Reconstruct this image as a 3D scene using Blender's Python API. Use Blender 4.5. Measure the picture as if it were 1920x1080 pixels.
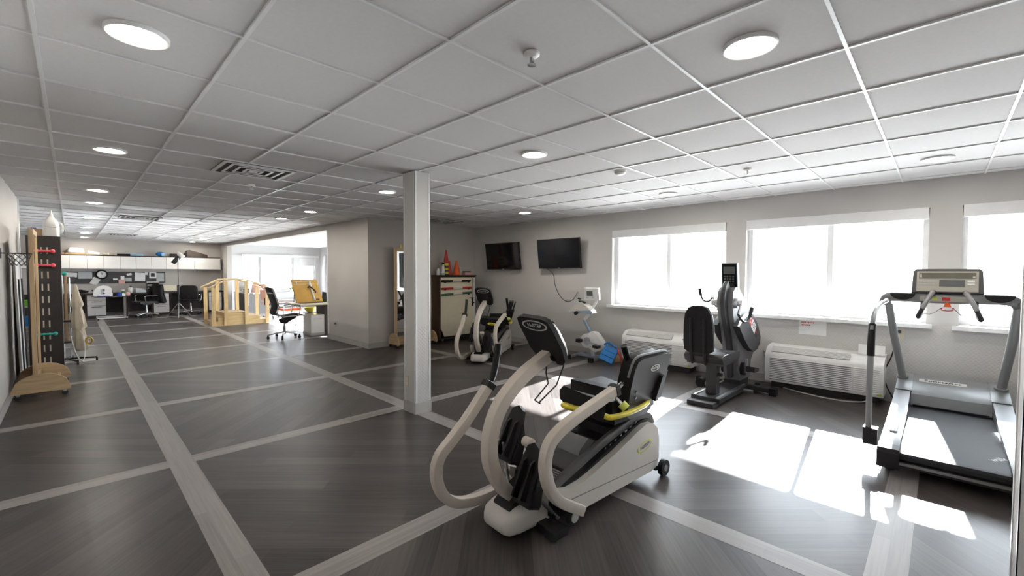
import bpy, bmesh, math, random
from mathutils import Vector, Matrix, Euler
random.seed(7)
for _o in list(bpy.data.objects):
    bpy.data.objects.remove(_o, do_unlink=True)
SC = bpy.context.scene
COL = SC.collection
PI = math.pi
rad = math.radians

# ------------------------------------------------------------------ camera
CAM_H = 1.40
cam_d = bpy.data.cameras.new('camera'); cam = bpy.data.objects.new('camera', cam_d); COL.objects.link(cam)
_y, _p, _r = rad(45.36626), rad(2.04107), rad(0.19984)
_fw = Vector((math.sin(_y)*math.cos(_p), math.cos(_y)*math.cos(_p), -math.sin(_p)))
_rt = Vector((math.cos(_y), -math.sin(_y), 0)); _up = _rt.cross(_fw)
_R = math.cos(_r)*_rt + math.sin(_r)*_up; _U = -math.sin(_r)*_rt + math.cos(_r)*_up
cam.matrix_world = Matrix(((_R.x, _U.x, -_fw.x, 0), (_R.y, _U.y, -_fw.y, 0), (_R.z, _U.z, -_fw.z, CAM_H), (0, 0, 0, 1)))
cam_d.sensor_width = 36.0; cam_d.sensor_fit = 'HORIZONTAL'
cam_d.lens = 814.558/1920*36.0
cam_d.clip_start = 0.05; cam_d.clip_end = 400
SC.camera = cam

# ------------------------------------------------------------------ sky, sun, exposure
W = bpy.data.worlds.new('sky'); SC.world = W; W.use_nodes = True
bg = W.node_tree.nodes['Background']
bg.inputs['Color'].default_value = (0.93, 0.965, 1.0, 1); bg.inputs['Strength'].default_value = 4.3
sun_d = bpy.data.lights.new('sun', 'SUN'); sun = bpy.data.objects.new('sun', sun_d); COL.objects.link(sun)
sun_d.energy = 16.0; sun_d.angle = rad(0.8); sun_d.color = (1.0, 0.985, 0.965)
sun.rotation_euler = Vector((-1.0, -0.097, -0.564)).to_track_quat('-Z', 'Y').to_euler()
sun.location = (20, 2, 12)
SC.view_settings.view_transform = 'Standard'; SC.view_settings.look = 'None'
SC.view_settings.gamma = 1.0; SC.view_settings.use_curve_mapping = False
SC.view_settings.exposure = 2.2
LAMP = 45.0          # strength of the recessed downlight lenses
SC.cycles.use_denoising = True
SC.cycles.max_bounces = 10; SC.cycles.diffuse_bounces = 6; SC.cycles.glossy_bounces = 4; SC.cycles.transparent_max_bounces = 12
SC.cycles.caustics_reflective = True; SC.cycles.blur_glossy = 0.1; SC.cycles.sample_clamp_indirect = 0.0; SC.cycles.caustics_refractive = False

# ------------------------------------------------------------------ materials
MATS = {}
def _base(name):
    m = bpy.data.materials.new(name); m.use_nodes = True
    nt = m.node_tree; b = nt.nodes['Principled BSDF']
    return m, nt, b
def mat(name, col, rough=0.5, metal=0.0, var=0.06, scale=9.0, bump=0.0, bscale=60.0, spec=0.5, coat=0.0, stretch=(1, 1, 1)):
    m, nt, b = _base(name)
    tc = nt.nodes.new('ShaderNodeTexCoord'); mp = nt.nodes.new('ShaderNodeMapping'); mp.inputs['Scale'].default_value = stretch
    nz = nt.nodes.new('ShaderNodeTexNoise'); nz.inputs['Scale'].default_value = scale; nz.inputs['Detail'].default_value = 3
    rp = nt.nodes.new('ShaderNodeValToRGB')
    rp.color_ramp.elements[0].position = 0.3; rp.color_ramp.elements[1].position = 0.7
    rp.color_ramp.elements[0].color = tuple(max(0, c*(1-var)) for c in col)+(1,)
    rp.color_ramp.elements[1].color = tuple(min(1, c*(1+var)) for c in col)+(1,)
    L = nt.links.new
    L(tc.outputs['Object'], mp.inputs['Vector']); L(mp.outputs['Vector'], nz.inputs['Vector'])
    L(nz.outputs['Fac'], rp.inputs['Fac']); L(rp.outputs['Color'], b.inputs['Base Color'])
    b.inputs['Roughness'].default_value = rough; b.inputs['Metallic'].default_value = metal
    b.inputs['Specular IOR Level'].default_value = spec; b.inputs['Coat Weight'].default_value = coat
    if bump > 0:
        n2 = nt.nodes.new('ShaderNodeTexNoise'); n2.inputs['Scale'].default_value = bscale; n2.inputs['Detail'].default_value = 2
        bp = nt.nodes.new('ShaderNodeBump'); bp.inputs['Strength'].default_value = bump; bp.inputs['Distance'].default_value = 0.004
        L(mp.outputs['Vector'], n2.inputs['Vector']); L(n2.outputs['Fac'], bp.inputs['Height']); L(bp.outputs['Normal'], b.inputs['Normal'])
    MATS[name] = m
    return m
def wood(name, c1, c2, rough=0.4, axis='X', scale=3.0):
    st = {'X': (1, 14, 14), 'Y': (14, 1, 14), 'Z': (14, 14, 1)}[axis]
    m, nt, b = _base(name)
    tc = nt.nodes.new('ShaderNodeTexCoord'); mp = nt.nodes.new('ShaderNodeMapping'); mp.inputs['Scale'].default_value = st
    nz = nt.nodes.new('ShaderNodeTexNoise'); nz.inputs['Scale'].default_value = scale; nz.inputs['Detail'].default_value = 5; nz.inputs['Distortion'].default_value = 0.6
    rp = nt.nodes.new('ShaderNodeValToRGB'); rp.color_ramp.elements[0].position = 0.3; rp.color_ramp.elements[1].position = 0.72
    rp.color_ramp.elements[0].color = c1+(1,); rp.color_ramp.elements[1].color = c2+(1,)
    L = nt.links.new
    L(tc.outputs['Object'], mp.inputs['Vector']); L(mp.outputs['Vector'], nz.inputs['Vector']); L(nz.outputs['Fac'], rp.inputs['Fac'])
    L(rp.outputs['Color'], b.inputs['Base Color']); b.inputs['Roughness'].default_value = rough
    MATS[name] = m
    return m
def plank(name, ang, c1, c2, width, length, rough, spec=0.5):
    """long narrow vinyl planks laid at an angle: brick pattern for the boards, stretched noise for the grain"""
    m, nt, b = _base(name); L = nt.links.new; N = nt.nodes.new
    tc = N('ShaderNodeTexCoord'); mp = N('ShaderNodeMapping'); mp.inputs['Rotation'].default_value = (0, 0, ang)
    L(tc.outputs['Object'], mp.inputs['Vector'])
    br = N('ShaderNodeTexBrick'); br.inputs['Scale'].default_value = 1.0; br.inputs['Brick Width'].default_value = length
    br.inputs['Row Height'].default_value = width; br.inputs['Mortar Size'].default_value = 0.0012; br.inputs['Mortar Smooth'].default_value = 0.4
    br.inputs['Color1'].default_value = (0, 0, 0, 1); br.inputs['Color2'].default_value = (1, 1, 1, 1); br.inputs['Mortar'].default_value = (0.25, 0.25, 0.25, 1)
    L(mp.outputs['Vector'], br.inputs['Vector'])
    m2 = N('ShaderNodeMapping'); m2.inputs['Scale'].default_value = (0.9, 26, 1); L(mp.outputs['Vector'], m2.inputs['Vector'])
    nz = N('ShaderNodeTexNoise'); nz.inputs['Scale'].default_value = 2.2; nz.inputs['Detail'].default_value = 6; nz.inputs['Roughness'].default_value = 0.65
    L(m2.outputs['Vector'], nz.inputs['Vector'])
    mx = N('ShaderNodeMix'); mx.data_type = 'RGBA'; mx.inputs['Factor'].default_value = 0.28
    L(nz.outputs['Fac'], mx.inputs['A']); L(br.outputs['Color'], mx.inputs['B'])
    rp = N('ShaderNodeValToRGB'); rp.color_ramp.elements[0].position = 0.25; rp.color_ramp.elements[1].position = 0.75
    rp.color_ramp.elements[0].color = c1+(1,); rp.color_ramp.elements[1].color = c2+(1,)
    L(mx.outputs['Result'], rp.inputs['Fac']); L(rp.outputs['Color'], b.inputs['Base Color'])
    rr = N('ShaderNodeMapRange'); rr.inputs['To Min'].default_value = rough-0.02; rr.inputs['To Max'].default_value = rough+0.03
    L(nz.outputs['Fac'], rr.inputs['Value']); L(rr.outputs['Result'], b.inputs['Roughness'])
    b.inputs['Specular IOR Level'].default_value = spec
    MATS[name] = m
    return m
def wallpaper(name, col, ztop, rough=0.75):
    """painted wall with a cross-hatched vinyl wall covering below ztop"""
    m, nt, b = _base(name); L = nt.links.new; N = nt.nodes.new
    tc = N('ShaderNodeTexCoord'); nz = N('ShaderNodeTexNoise'); nz.inputs['Scale'].default_value = 1.3; nz.inputs['Detail'].default_value = 4
    L(tc.outputs['Object'], nz.inputs['Vector'])
    rp = N('ShaderNodeValToRGB'); rp.color_ramp.elements[0].position = 0.3; rp.color_ramp.elements[1].position = 0.7
    rp.color_ramp.elements[0].color = tuple(c*0.96 for c in col)+(1,); rp.color_ramp.elements[1].color = tuple(c*1.04 for c in col)+(1,)
    L(nz.outputs['Fac'], rp.inputs['Fac']); L(rp.outputs['Color'], b.inputs['Base Color'])
    sep = N('ShaderNodeSeparateXYZ'); L(tc.outputs['Object'], sep.inputs['Vector'])
    s = N('ShaderNodeMath'); s.operation = 'ADD'; L(sep.outputs['X'], s.inputs[0]); L(sep.outputs['Y'], s.inputs[1])
    hs = []
    for sg in (1, -1):
        a = N('ShaderNodeMath'); a.operation = 'MULTIPLY_ADD'; a.inputs[1].default_value = sg*1.0
        L(sep.outputs['Z'], a.inputs[0]); L(s.outputs[0], a.inputs[2])
        k = N('ShaderNodeMath'); k.operation = 'MULTIPLY'; k.inputs[1].default_value = 2*PI/0.036; L(a.outputs[0], k.inputs[0])
        si = N('ShaderNodeMath'); si.operation = 'SINE'; L(k.outputs[0], si.inputs[0]); hs.append(si)
    mxx = N('ShaderNodeMath'); mxx.operation = 'MAXIMUM'; L(hs[0].outputs[0], mxx.inputs[0]); L(hs[1].outputs[0], mxx.inputs[1])
    ms = N('ShaderNodeMath'); ms.operation = 'LESS_THAN'; ms.inputs[1].default_value = ztop; L(sep.outputs['Z'], ms.inputs[0])
    pr = N('ShaderNodeMath'); pr.operation = 'MULTIPLY'; L(mxx.outputs[0], pr.inputs[0]); L(ms.outputs[0], pr.inputs[1])
    bp = N('ShaderNodeBump'); bp.inputs['Strength'].default_value = 0.3; bp.inputs['Distance'].default_value = 0.003
    L(pr.outputs[0], bp.inputs['Height']); L(bp.outputs['Normal'], b.inputs['Normal'])
    b.inputs['Roughness'].default_value = rough
    MATS[name] = m
    return m
def emit(name, col, s):
    m = bpy.data.materials.new(name); m.use_nodes = True; nt = m.node_tree; nt.nodes.clear()
    e = nt.nodes.new('ShaderNodeEmission'); e.inputs['Color'].default_value = col+(1,); e.inputs['Strength'].default_value = s
    o = nt.nodes.new('ShaderNodeOutputMaterial'); nt.links.new(e.outputs[0], o.inputs[0]); MATS[name] = m
    return m
def pane(name, tint=(0.95, 0.98, 1.0), rough=0.0):
    m = bpy.data.materials.new(name); m.use_nodes = True; nt = m.node_tree; nt.nodes.clear(); L = nt.links.new
    t = nt.nodes.new('ShaderNodeBsdfTransparent'); t.inputs['Color'].default_value = tint+(1,)
    g = nt.nodes.new('ShaderNodeBsdfGlossy'); g.inputs['Roughness'].default_value = rough
    f = nt.nodes.new('ShaderNodeFresnel'); f.inputs['IOR'].default_value = 1.3
    mx = nt.nodes.new('ShaderNodeMixShader'); o = nt.nodes.new('ShaderNodeOutputMaterial')
    L(f.outputs[0], mx.inputs[0]); L(t.outputs[0], mx.inputs[1]); L(g.outputs[0], mx.inputs[2]); L(mx.outputs[0], o.inputs[0])
    MATS[name] = m
    return m

mat('wall_grey', (0.56, 0.53, 0.50), 0.8, var=0.03, scale=1.5, bump=0.05, bscale=120)
wallpaper('wall_cover', (0.55, 0.53, 0.51), 0.86)
mat('wall_white', (0.62, 0.62, 0.62), 0.7, var=0.02, scale=1.5)
mat('base_trim', (0.42, 0.40, 0.38), 0.5, var=0.04)
mat('white_trim', (0.78, 0.78, 0.78), 0.4, var=0.03)
mat('tile_white', (0.62, 0.605, 0.605), 0.85, var=0.02, scale=30)
mat('grid_white', (0.70, 0.70, 0.70), 0.35, var=0.02)
plank('sun_vinyl', rad(45), (0.055, 0.048, 0.045), (0.10, 0.088, 0.083), 0.12, 1.2, 0.22, 1.0)
mat('ground', (0.45, 0.44, 0.42), 0.9, var=0.1, scale=0.8)
plank('plank_across', rad(45), (0.036, 0.030, 0.027), (0.112, 0.096, 0.089), 0.12, 1.2, 0.35, 0.30)
plank('plank_along', rad(-45), (0.036, 0.030, 0.027), (0.112, 0.096, 0.089), 0.12, 1.2, 0.35, 0.30)
plank('strip_y', rad(90), (0.25, 0.226, 0.21), (0.40, 0.366, 0.343), 0.075, 1.2, 0.38, 0.4)
plank('strip_x', 0.0, (0.25, 0.226, 0.21), (0.40, 0.366, 0.343), 0.075, 1.2, 0.38, 0.4)
pane('window_glass')
mat('black_plastic', (0.014, 0.0135, 0.014), 0.52, spec=0.3, var=0.15, scale=25, bump=0.05, bscale=300)
mat('black_gloss', (0.012, 0.012, 0.013), 0.12, var=0.1)
mat('black_vinyl', (0.015, 0.0145, 0.0145), 0.50, spec=0.28, var=0.12, scale=14, bump=0.12, bscale=160)
mat('black_fabric', (0.016, 0.0155, 0.016), 0.85, spec=0.2, var=0.2, scale=60, bump=0.2, bscale=350)
mat('dark_grey', (0.075, 0.072, 0.072), 0.5, var=0.08)
mat('mid_grey', (0.22, 0.22, 0.225), 0.45, var=0.05)
mat('silver_paint', (0.29, 0.30, 0.305), 0.38, metal=0.35, var=0.04)
mat('erg_grey', (0.19, 0.19, 0.195), 0.45, var=0.04, spec=0.35)
mat('erg_dark', (0.045, 0.045, 0.047), 0.5, var=0.08, spec=0.3)
mat('chrome', (0.75, 0.75, 0.76), 0.12, metal=1.0, var=0.03)
mat('steel', (0.55, 0.55, 0.56), 0.28, metal=1.0, var=0.04)
mat('cream_paint', (0.55, 0.49, 0.425), 0.38, var=0.04, scale=5, coat=0.15)
mat('cream_shell', (0.62, 0.58, 0.53), 0.36, var=0.03, scale=5, coat=0.15)
mat('ac_white', (0.82, 0.81, 0.785), 0.42, var=0.025)
mat('white_plastic', (0.78, 0.77, 0.75), 0.38, var=0.03)
mat('white_gloss', (0.80, 0.78, 0.755), 0.16, var=0.02)
mat('yellow_paint', (0.72, 0.60, 0.035), 0.4, var=0.08)
mat('lime', (0.55, 0.62, 0.10), 0.45, var=0.05)
mat('brown_dark', (0.055, 0.042, 0.036), 0.5, var=0.12)
mat('espresso', (0.030, 0.024, 0.022), 0.45, var=0.15, stretch=(4, 4, 1))
wood('maple_x', (0.46, 0.31, 0.16), (0.62, 0.45, 0.26), 0.42, 'X')
wood('maple_y', (0.46, 0.31, 0.16), (0.62, 0.45, 0.26), 0.42, 'Y')
wood('maple_z', (0.46, 0.31, 0.16), (0.62, 0.45, 0.26), 0.42, 'Z')
wood('pine_x', (0.56, 0.39, 0.18), (0.74, 0.55, 0.29), 0.45, 'X')
wood('pine_z', (0.56, 0.39, 0.18), (0.74, 0.55, 0.29), 0.45, 'Z')
wood('walnut_z', (0.075, 0.045, 0.028), (0.13, 0.085, 0.055), 0.4, 'Z')
mat('mirror', (0.86, 0.87, 0.87), 0.02, metal=1.0, var=0.0)
mat('orange', (0.85, 0.13, 0.02), 0.45, var=0.06)
mat('red', (0.55, 0.035, 0.03), 0.45, var=0.08)
mat('pink_red', (0.80, 0.07, 0.11), 0.45, var=0.06)
mat('pink', (0.72, 0.42, 0.38), 0.6, var=0.06)
mat('teal', (0.02, 0.33, 0.27), 0.45, var=0.06)
mat('green', (0.035, 0.14, 0.07), 0.5, var=0.1)
mat('bright_green', (0.20, 0.50, 0.06), 0.6, var=0.1)
mat('blue', (0.015, 0.20, 0.55), 0.5, var=0.15)
mat('pale_blue', (0.28, 0.52, 0.68), 0.5, var=0.08)
mat('steel_blue', (0.30, 0.37, 0.46), 0.4, metal=0.3, var=0.05)
mat('royal_blue', (0.02, 0.06, 0.45), 0.35, var=0.1)
mat('purple', (0.12, 0.08, 0.42), 0.4, var=0.1)
mat('cardboard', (0.42, 0.28, 0.16), 0.8, var=0.1)
mat('cream_cloth', (0.56, 0.49, 0.38), 0.9, var=0.08, bump=0.2)
mat('cream_box', (0.74, 0.68, 0.52), 0.6, var=0.04)
mat('paper', (0.80, 0.80, 0.79), 0.8, var=0.03)
mat('paper_grey', (0.50, 0.52, 0.53), 0.8, var=0.06)
mat('ink_red', (0.62, 0.10, 0.07), 0.8, var=0.1)
mat('ink_dark', (0.05, 0.05, 0.06), 0.8, var=0.1)
mat('pinboard', (0.070, 0.067, 0.069), 0.9, var=0.15, scale=80)
mat('screen', (0.008, 0.008, 0.010), 0.10, var=0.1)
mat('lcd_grey', (0.13, 0.14, 0.14), 0.15, var=0.1)
mat('lcd_olive', (0.14, 0.135, 0.105), 0.2, var=0.08)
mat('keypad', (0.44, 0.42, 0.36), 0.5, var=0.04)
mat('amber', (0.62, 0.36, 0.07), 0.3, var=0.10, scale=4)
mat('clear_plastic', (0.66, 0.66, 0.63), 0.2, var=0.05)
mat('belt', (0.036, 0.037, 0.041), 0.6, spec=0.25, var=0.06, scale=90, bump=0.08, bscale=500)
mat('ring_grey', (0.45, 0.45, 0.44), 0.4, var=0.02)
mat('dark_metal', (0.035, 0.034, 0.034), 0.5, metal=0.0, var=0.06, spec=0.3)
mat('vent_metal', (0.55, 0.54, 0.53), 0.4, metal=0.2, var=0.04)
mat('dark_hole', (0.05, 0.048, 0.046), 0.9, var=0.05)
mat('beige_plate', (0.60, 0.54, 0.42), 0.5, var=0.03)
mat('leaf', (0.12, 0.28, 0.06), 0.5, var=0.2)
mat('petal', (0.80, 0.78, 0.78), 0.6, var=0.05)
emit('lens_glow', (1.0, 0.93, 0.82), LAMP)

# ------------------------------------------------------------------ mesh helpers
def smooth_path(pts, n=6, closed=False):
    P = [Vector(p) for p in pts]; out = []
    m = len(P)
    rng = range(m if closed else m-1)
    for i in rng:
        if closed:
            a, b, c, d = P[(i-1) % m], P[i], P[(i+1) % m], P[(i+2) % m]
        else:
            b, c = P[i], P[i+1]
            a = P[i-1] if i > 0 else b*2-c
            d = P[i+2] if i+2 < m else c*2-b
        for k in range(n):
            t = k/n
            out.append(0.5*((2*b)+(c-a)*t+(2*a-5*b+4*c-d)*t*t+(3*b-a-3*c+d)*t*t*t))
    if not closed:
        out.append(P[-1])
    return out
def circle(r, n=10, r2=None):
    r2 = r if r2 is None else r2
    return [(r*math.cos(2*PI*i/n), r2*math.sin(2*PI*i/n)) for i in range(n)]
def rrect(w, h, r, n=3):
    out = []
    for cx, cy, a0 in ((w/2-r, h/2-r, 0), (-w/2+r, h/2-r, 90), (-w/2+r, -h/2+r, 180), (w/2-r, -h/2+r, 270)):
        for k in range(n+1):
            a = rad(a0+90*k/n); out.append((cx+r*math.cos(a), cy+r*math.sin(a)))
    return out
class MB:
    def __init__(self, M=None):
        self.bm = bmesh.new(); self.M = M if M is not None else Matrix.Identity(4)
    def _add(self, verts, faces, bev=0.0, seg=2, M=None):
        T = self.M if M is None else self.M @ M
        vs = [self.bm.verts.new(T @ Vector(v)) for v in verts]
        fs = []
        for f in faces:
            try: fs.append(self.bm.faces.new([vs[i] for i in f]))
            except ValueError: pass
        if bev > 0:
            es = set(e for f in fs for e in f.edges)
            es = [e for e in es if len(e.link_faces) == 2 and e.calc_face_angle(0) > 0.35]
            bmesh.ops.bevel(self.bm, geom=es, offset=bev, segments=seg, profile=0.5, affect='EDGES', clamp_overlap=True)
        return self
    def box(self, x0, x1, y0, y1, z0, z1, bev=0.0, seg=2, M=None):
        v = [(x, y, z) for z in (z0, z1) for y in (y0, y1) for x in (x0, x1)]
        f = [(0, 2, 3, 1), (4, 5, 7, 6), (0, 1, 5, 4), (2, 6, 7, 3), (0, 4, 6, 2), (1, 3, 7, 5)]
        return self._add(v, f, bev, seg, M)
    def obox(self, c, s, rot=(0, 0, 0), bev=0.0, seg=2):
        M = Matrix.Translation(c) @ Euler(rot).to_matrix().to_4x4()
        return self.box(-s[0]/2, s[0]/2, -s[1]/2, s[1]/2, -s[2]/2, s[2]/2, bev, seg, M)
    def prism(self, pts, plane, a, b, bev=0.0, seg=2, M=None):
        n = len(pts)
        def P(p, d):
            return {'xz': (p[0], d, p[1]), 'xy': (p[0], p[1], d), 'yz': (d, p[0], p[1])}[plane]
        v = [P(p, a) for p in pts]+[P(p, b) for p in pts]
        f = [tuple(range(n)), tuple(range(2*n-1, n-1, -1))]+[(i, n+i, n+(i+1) % n, (i+1) % n) for i in range(n)]
        self._add(v, f, bev, seg, M)
        return self
    def loft(self, rings, caps=True, closed=False, M=None):
        n = len(rings[0]); v = [p for r in rings for p in r]; f = []
        m = len(rings)
        for i in range(m if closed else m-1):
            j = (i+1) % m
            for k in range(n):
                f.append((i*n+k, i*n+(k+1) % n, j*n+(k+1) % n, j*n+k))
        if caps and not closed:
            f.append(tuple(range(n-1, -1, -1))); f.append(tuple((m-1)*n+k for k in range(n)))
        return self._add(v, f, M=M)
    def sweep(self, path, sec, up=(0, 0, 1), closed=False, scale=None, M=None):
        P = [Vector(p) for p in path]; m = len(P); U = Vector(up); rings = []
        for i in range(m):
            if closed: t = P[(i+1) % m]-P[(i-1) % m]
            else: t = P[min(i+1, m-1)]-P[max(i-1, 0)]
            t.normalize()
            s = t.cross(U)
            if s.length < 1e-4: s = t.cross(Vector((1, 0.01, 0)))
            s.normalize(); w = s.cross(t)
            k = scale[i] if scale else 1.0
            rings.append([tuple(P[i]+s*(a*k)+w*(b*k)) for a, b in sec])
        return self.loft(rings, True, closed, M)
    def tube(self, path, r, n=10, up=None, closed=False, M=None, scale=None):
        P = [Vector(p) for p in path]
        if up is None:
            d = (P[-1]-P[0]); up = (0, 0, 1) if abs(d.z) < 0.8*d.length else (0.3, 1, 0)
            # a safe reference: the axis least used by the path
            ext = [max(abs((P[i+1]-P[i]).normalized()[k]) for i in range(len(P)-1) if (P[i+1]-P[i]).length > 1e-6) for k in range(3)]
            k = ext.index(min(ext)); up = tuple(1.0 if q == k else 0.0 for q in range(3))
        return self.sweep(P, circle(r, n), up, closed, scale, M)
    def cyl(self, a, b, r, n=16, r2=None):
        a = Vector(a); b = Vector(b); t = (b-a).normalized()
        u = Vector((0, 0, 1)) if abs(t.z) < 0.9 else Vector((1, 0, 0))
        s = t.cross(u).normalized(); w = s.cross(t); r2 = r if r2 is None else r2
        return self.loft([[tuple(p+s*q*math.cos(2*PI*i/n)+w*q*math.sin(2*PI*i/n)) for i in range(n)] for p, q in ((a, r), (b, r2))])
    def lathe(self, prof, n=20, M=None):
        return self.loft([[(r*math.cos(2*PI*i/n), r*math.sin(2*PI*i/n), z) for i in range(n)] for r, z in prof], True, False, M)
    def ell(self, c, r, nu=16, nv=10, M=None):
        rings = []
        for j in range(nv+1):
            a = -PI/2+PI*j/nv; k = max(math.cos(a), 0.002)
            rings.append([(c[0]+r[0]*k*math.cos(2*PI*i/nu), c[1]+r[1]*k*math.sin(2*PI*i/nu), c[2]+r[2]*math.sin(a)) for i in range(nu)])
        return self.loft(rings, True, False, M)
    def build(self, name, material, parent=None, ang=38, loc=None):
        me = bpy.data.meshes.new(name)
        bmesh.ops.recalc_face_normals(self.bm, faces=self.bm.faces[:])
        self.bm.to_mesh(me); self.bm.free()
        me.materials.append(MATS[material] if isinstance(material, str) else material)
        me.polygons.foreach_set('use_smooth', [True]*len(me.polygons))
        me.set_sharp_from_angle(angle=rad(ang))
        o = bpy.data.objects.new(name, me); COL.objects.link(o)
        if parent is not None: o.parent = parent
        if loc is not None: o.location = loc
        return o
def tag(o, label=None, cat=None, group=None, kind=None):
    if label: o['label'] = label
    if cat: o['category'] = cat
    if group: o['group'] = group
    if kind: o['kind'] = kind
    return o
def thing(name, label, cat, loc=(0, 0, 0), rz=0.0, group=None):
    o = bpy.data.objects.new(name, None); COL.objects.link(o); o.empty_display_size = 0.1
    o.location = loc; o.rotation_euler = (0, 0, rz)
    return tag(o, label, cat, group)
def struct(name, mb, material, label, cat, parent=None):
    return tag(mb.build(name, material, parent), label, cat, None, 'structure')
def inst(src, name, parent, loc=(0, 0, 0), rot=(0, 0, 0), scale=(1, 1, 1)):
    o = bpy.data.objects.new(name, src.data if hasattr(src, 'data') else src); COL.objects.link(o); o.parent = parent
    o.location = loc; o.rotation_euler = rot; o.scale = scale
    return o
def copy_tree(o, parent=None):
    c = o.copy(); COL.objects.link(c); c.parent = parent
    for ch in list(o.children): copy_tree(ch, c)
    return c
def text(body, size, M, material, parent, name='lettering', ext=0.0008, align='CENTER'):
    cu = bpy.data.curves.new(name, 'FONT'); cu.body = body; cu.size = size; cu.extrude = ext
    cu.align_x = align; cu.align_y = 'CENTER'; cu.materials.append(MATS[material])
    tmp = bpy.data.objects.new(name, cu); me = bpy.data.meshes.new_from_object(tmp); bpy.data.objects.remove(tmp)
    me.name = name
    if not me.materials: me.materials.append(MATS[material])
    o = bpy.data.objects.new(name, me); COL.objects.link(o); o.parent = parent; o.matrix_local = M
    return o
def basis(origin, xdir, ydir):
    x = Vector(xdir).normalized(); y = Vector(ydir); z = x.cross(y).normalized(); y = z.cross(x)
    return Matrix(((x.x, y.x, z.x, origin[0]), (x.y, y.y, z.y, origin[1]), (x.z, y.z, z.z, origin[2]), (0, 0, 0, 1)))
# ================================================================== THE SETTING
CZ = 2.38                      # ceiling height
XW = 6.29                      # inner face of the window wall
XL = -0.50                     # inner face of the left wall
YB = 7.38                      # face of the back wall
YF = 18.4                      # far wall
XS = 7.24                      # sunroom outer wall
XP = 3.77                      # partition line of the opening
struct('ground', MB().box(-60, 120, -80, 100, -0.42, -0.30), 'ground', 'pale paved ground outside the windows', 'ground')
floor = struct('floor', MB().box(-3.2, 7.5, -3.2, 18.7, -0.12, -0.004), 'dark_grey', 'dark plank floor crossed by pale grey strips', 'floor')
SX = [-1.36, 0.535, 2.43, 4.51, 6.45]; SY = [-1.75, 0.145, 2.01, 3.95, 5.81, 7.65, 9.48, 11.31, 13.15, 14.98, 16.80]
HW = 0.075
def clipb(a, b, lo, hi):
    a = max(a, lo); b = min(b, hi)
    return (a, b) if b-a > 0.01 else None
for sx in SX:
    MB().box(sx-HW, sx+HW, -3.1, 18.5, -0.004, 0.001).build('floor_strip', 'strip_y', floor)
xe = [-3.1]+[v for s in SX for v in (s-HW, s+HW)]+[7.4]
ye = [-3.1]+[v for s in SY for v in (s-HW, s+HW)]+[18.5]
for i in range(0, len(xe), 2):
    if xe[i+1]-xe[i] < 0.02: continue
    for s in SY:
        MB().box(xe[i], xe[i+1], s-HW, s+HW, -0.004, 0.001).build('floor_strip', 'strip_x', floor)
    for j in range(0, len(ye), 2):
        if ye[j+1]-ye[j] < 0.02: continue
        MB().box(xe[i], xe[i+1], ye[j], ye[j+1], -0.004, 0.0).build('floor_panel', 'plank_along' if ((i+j)//2) % 2 == 0 else 'plank_across', floor)

MB().box(XP+.07, XS, 9.17, YF, -0.003, 0.0014).build('sunroom_floor_panel', 'sun_vinyl', floor)
# ceiling: slab, exposed grid, lay-in tiles
ceiling = struct('ceiling', MB().box(-3.2, 7.5, -3.2, 18.7, 2.402, 2.56), 'tile_white', 'white suspended tile ceiling over the whole room', 'ceiling')
DX, DY, GX0, GY0 = 0.62, 0.5975, -0.085, 2.71
gx = [GX0+DX*k for k in range(-6, 13)]; gy = [GY0+DY*k for k in range(-10, 28)]
zones = [(XL, XW, -3.0, YB), (XL, XP, YB, 9.1), (-3.0, XP, 9.1, YF)]
tile_me = MB().box(-0.5, 0.5, -0.5, 0.5, 0, 0.013).build('ceiling_tile', 'tile_white'); tile_data = tile_me.data
bpy.data.objects.remove(tile_me)
seen, rest = [], MB()
for zx0, zx1, zy0, zy1 in zones:
    for a in range(len(gx)-1):
        cx = clipb(gx[a], gx[a+1], zx0, zx1)
        if not cx: continue
        for b in range(len(gy)-1):
            cy = clipb(gy[b], gy[b+1], zy0, zy1)
            if not cy: continue
            mx, my = sum(cx)/2, sum(cy)/2
            d = mx*_fw.x+my*_fw.y; s = mx*_rt.x+my*_rt.y
            if d > 0.25 and abs(s) < 1.35*d+0.45 and mx > -1.9: seen.append((math.hypot(mx, my), cx, cy))
            else: rest.box(cx[0]+.002, cx[1]-.002, cy[0]+.002, cy[1]-.002, 2.389, 2.402)
seen.sort(key=lambda q: q[0])
for k, (d, cx, cy) in enumerate(seen):
    if k < 300:
        inst(tile_data, 'ceiling_tile', ceiling, ((cx[0]+cx[1])/2, (cy[0]+cy[1])/2, 2.389), scale=(cx[1]-cx[0]-.004, cy[1]-cy[0]-.004, 1))
    else: rest.box(cx[0]+.002, cx[1]-.002, cy[0]+.002, cy[1]-.002, 2.389, 2.402)
tag(rest.build('ceiling_tiles_beyond', 'tile_white', ceiling), kind='stuff')
for x in gx:
    for zx0, zx1, zy0, zy1 in zones:
        if zx0+.02 < x < zx1-.02:
            MB().box(x-.008, x+.008, zy0, zy1, CZ, 2.395).build('grid_runner', 'grid_white', ceiling)
for y in gy:
    for zx0, zx1, zy0, zy1 in zones:
        if zy0+.02 < y < zy1-.02:
            MB().box(zx0, zx1, y-.007, y+.007, CZ+.0005, 2.394).build('grid_runner', 'grid_white', ceiling)
MB().box(XP+.1, XS+.1, 9.1, 18.5, 2.37, 2.402).build('sunroom_ceiling_panel', 'wall_white', ceiling)

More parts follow.
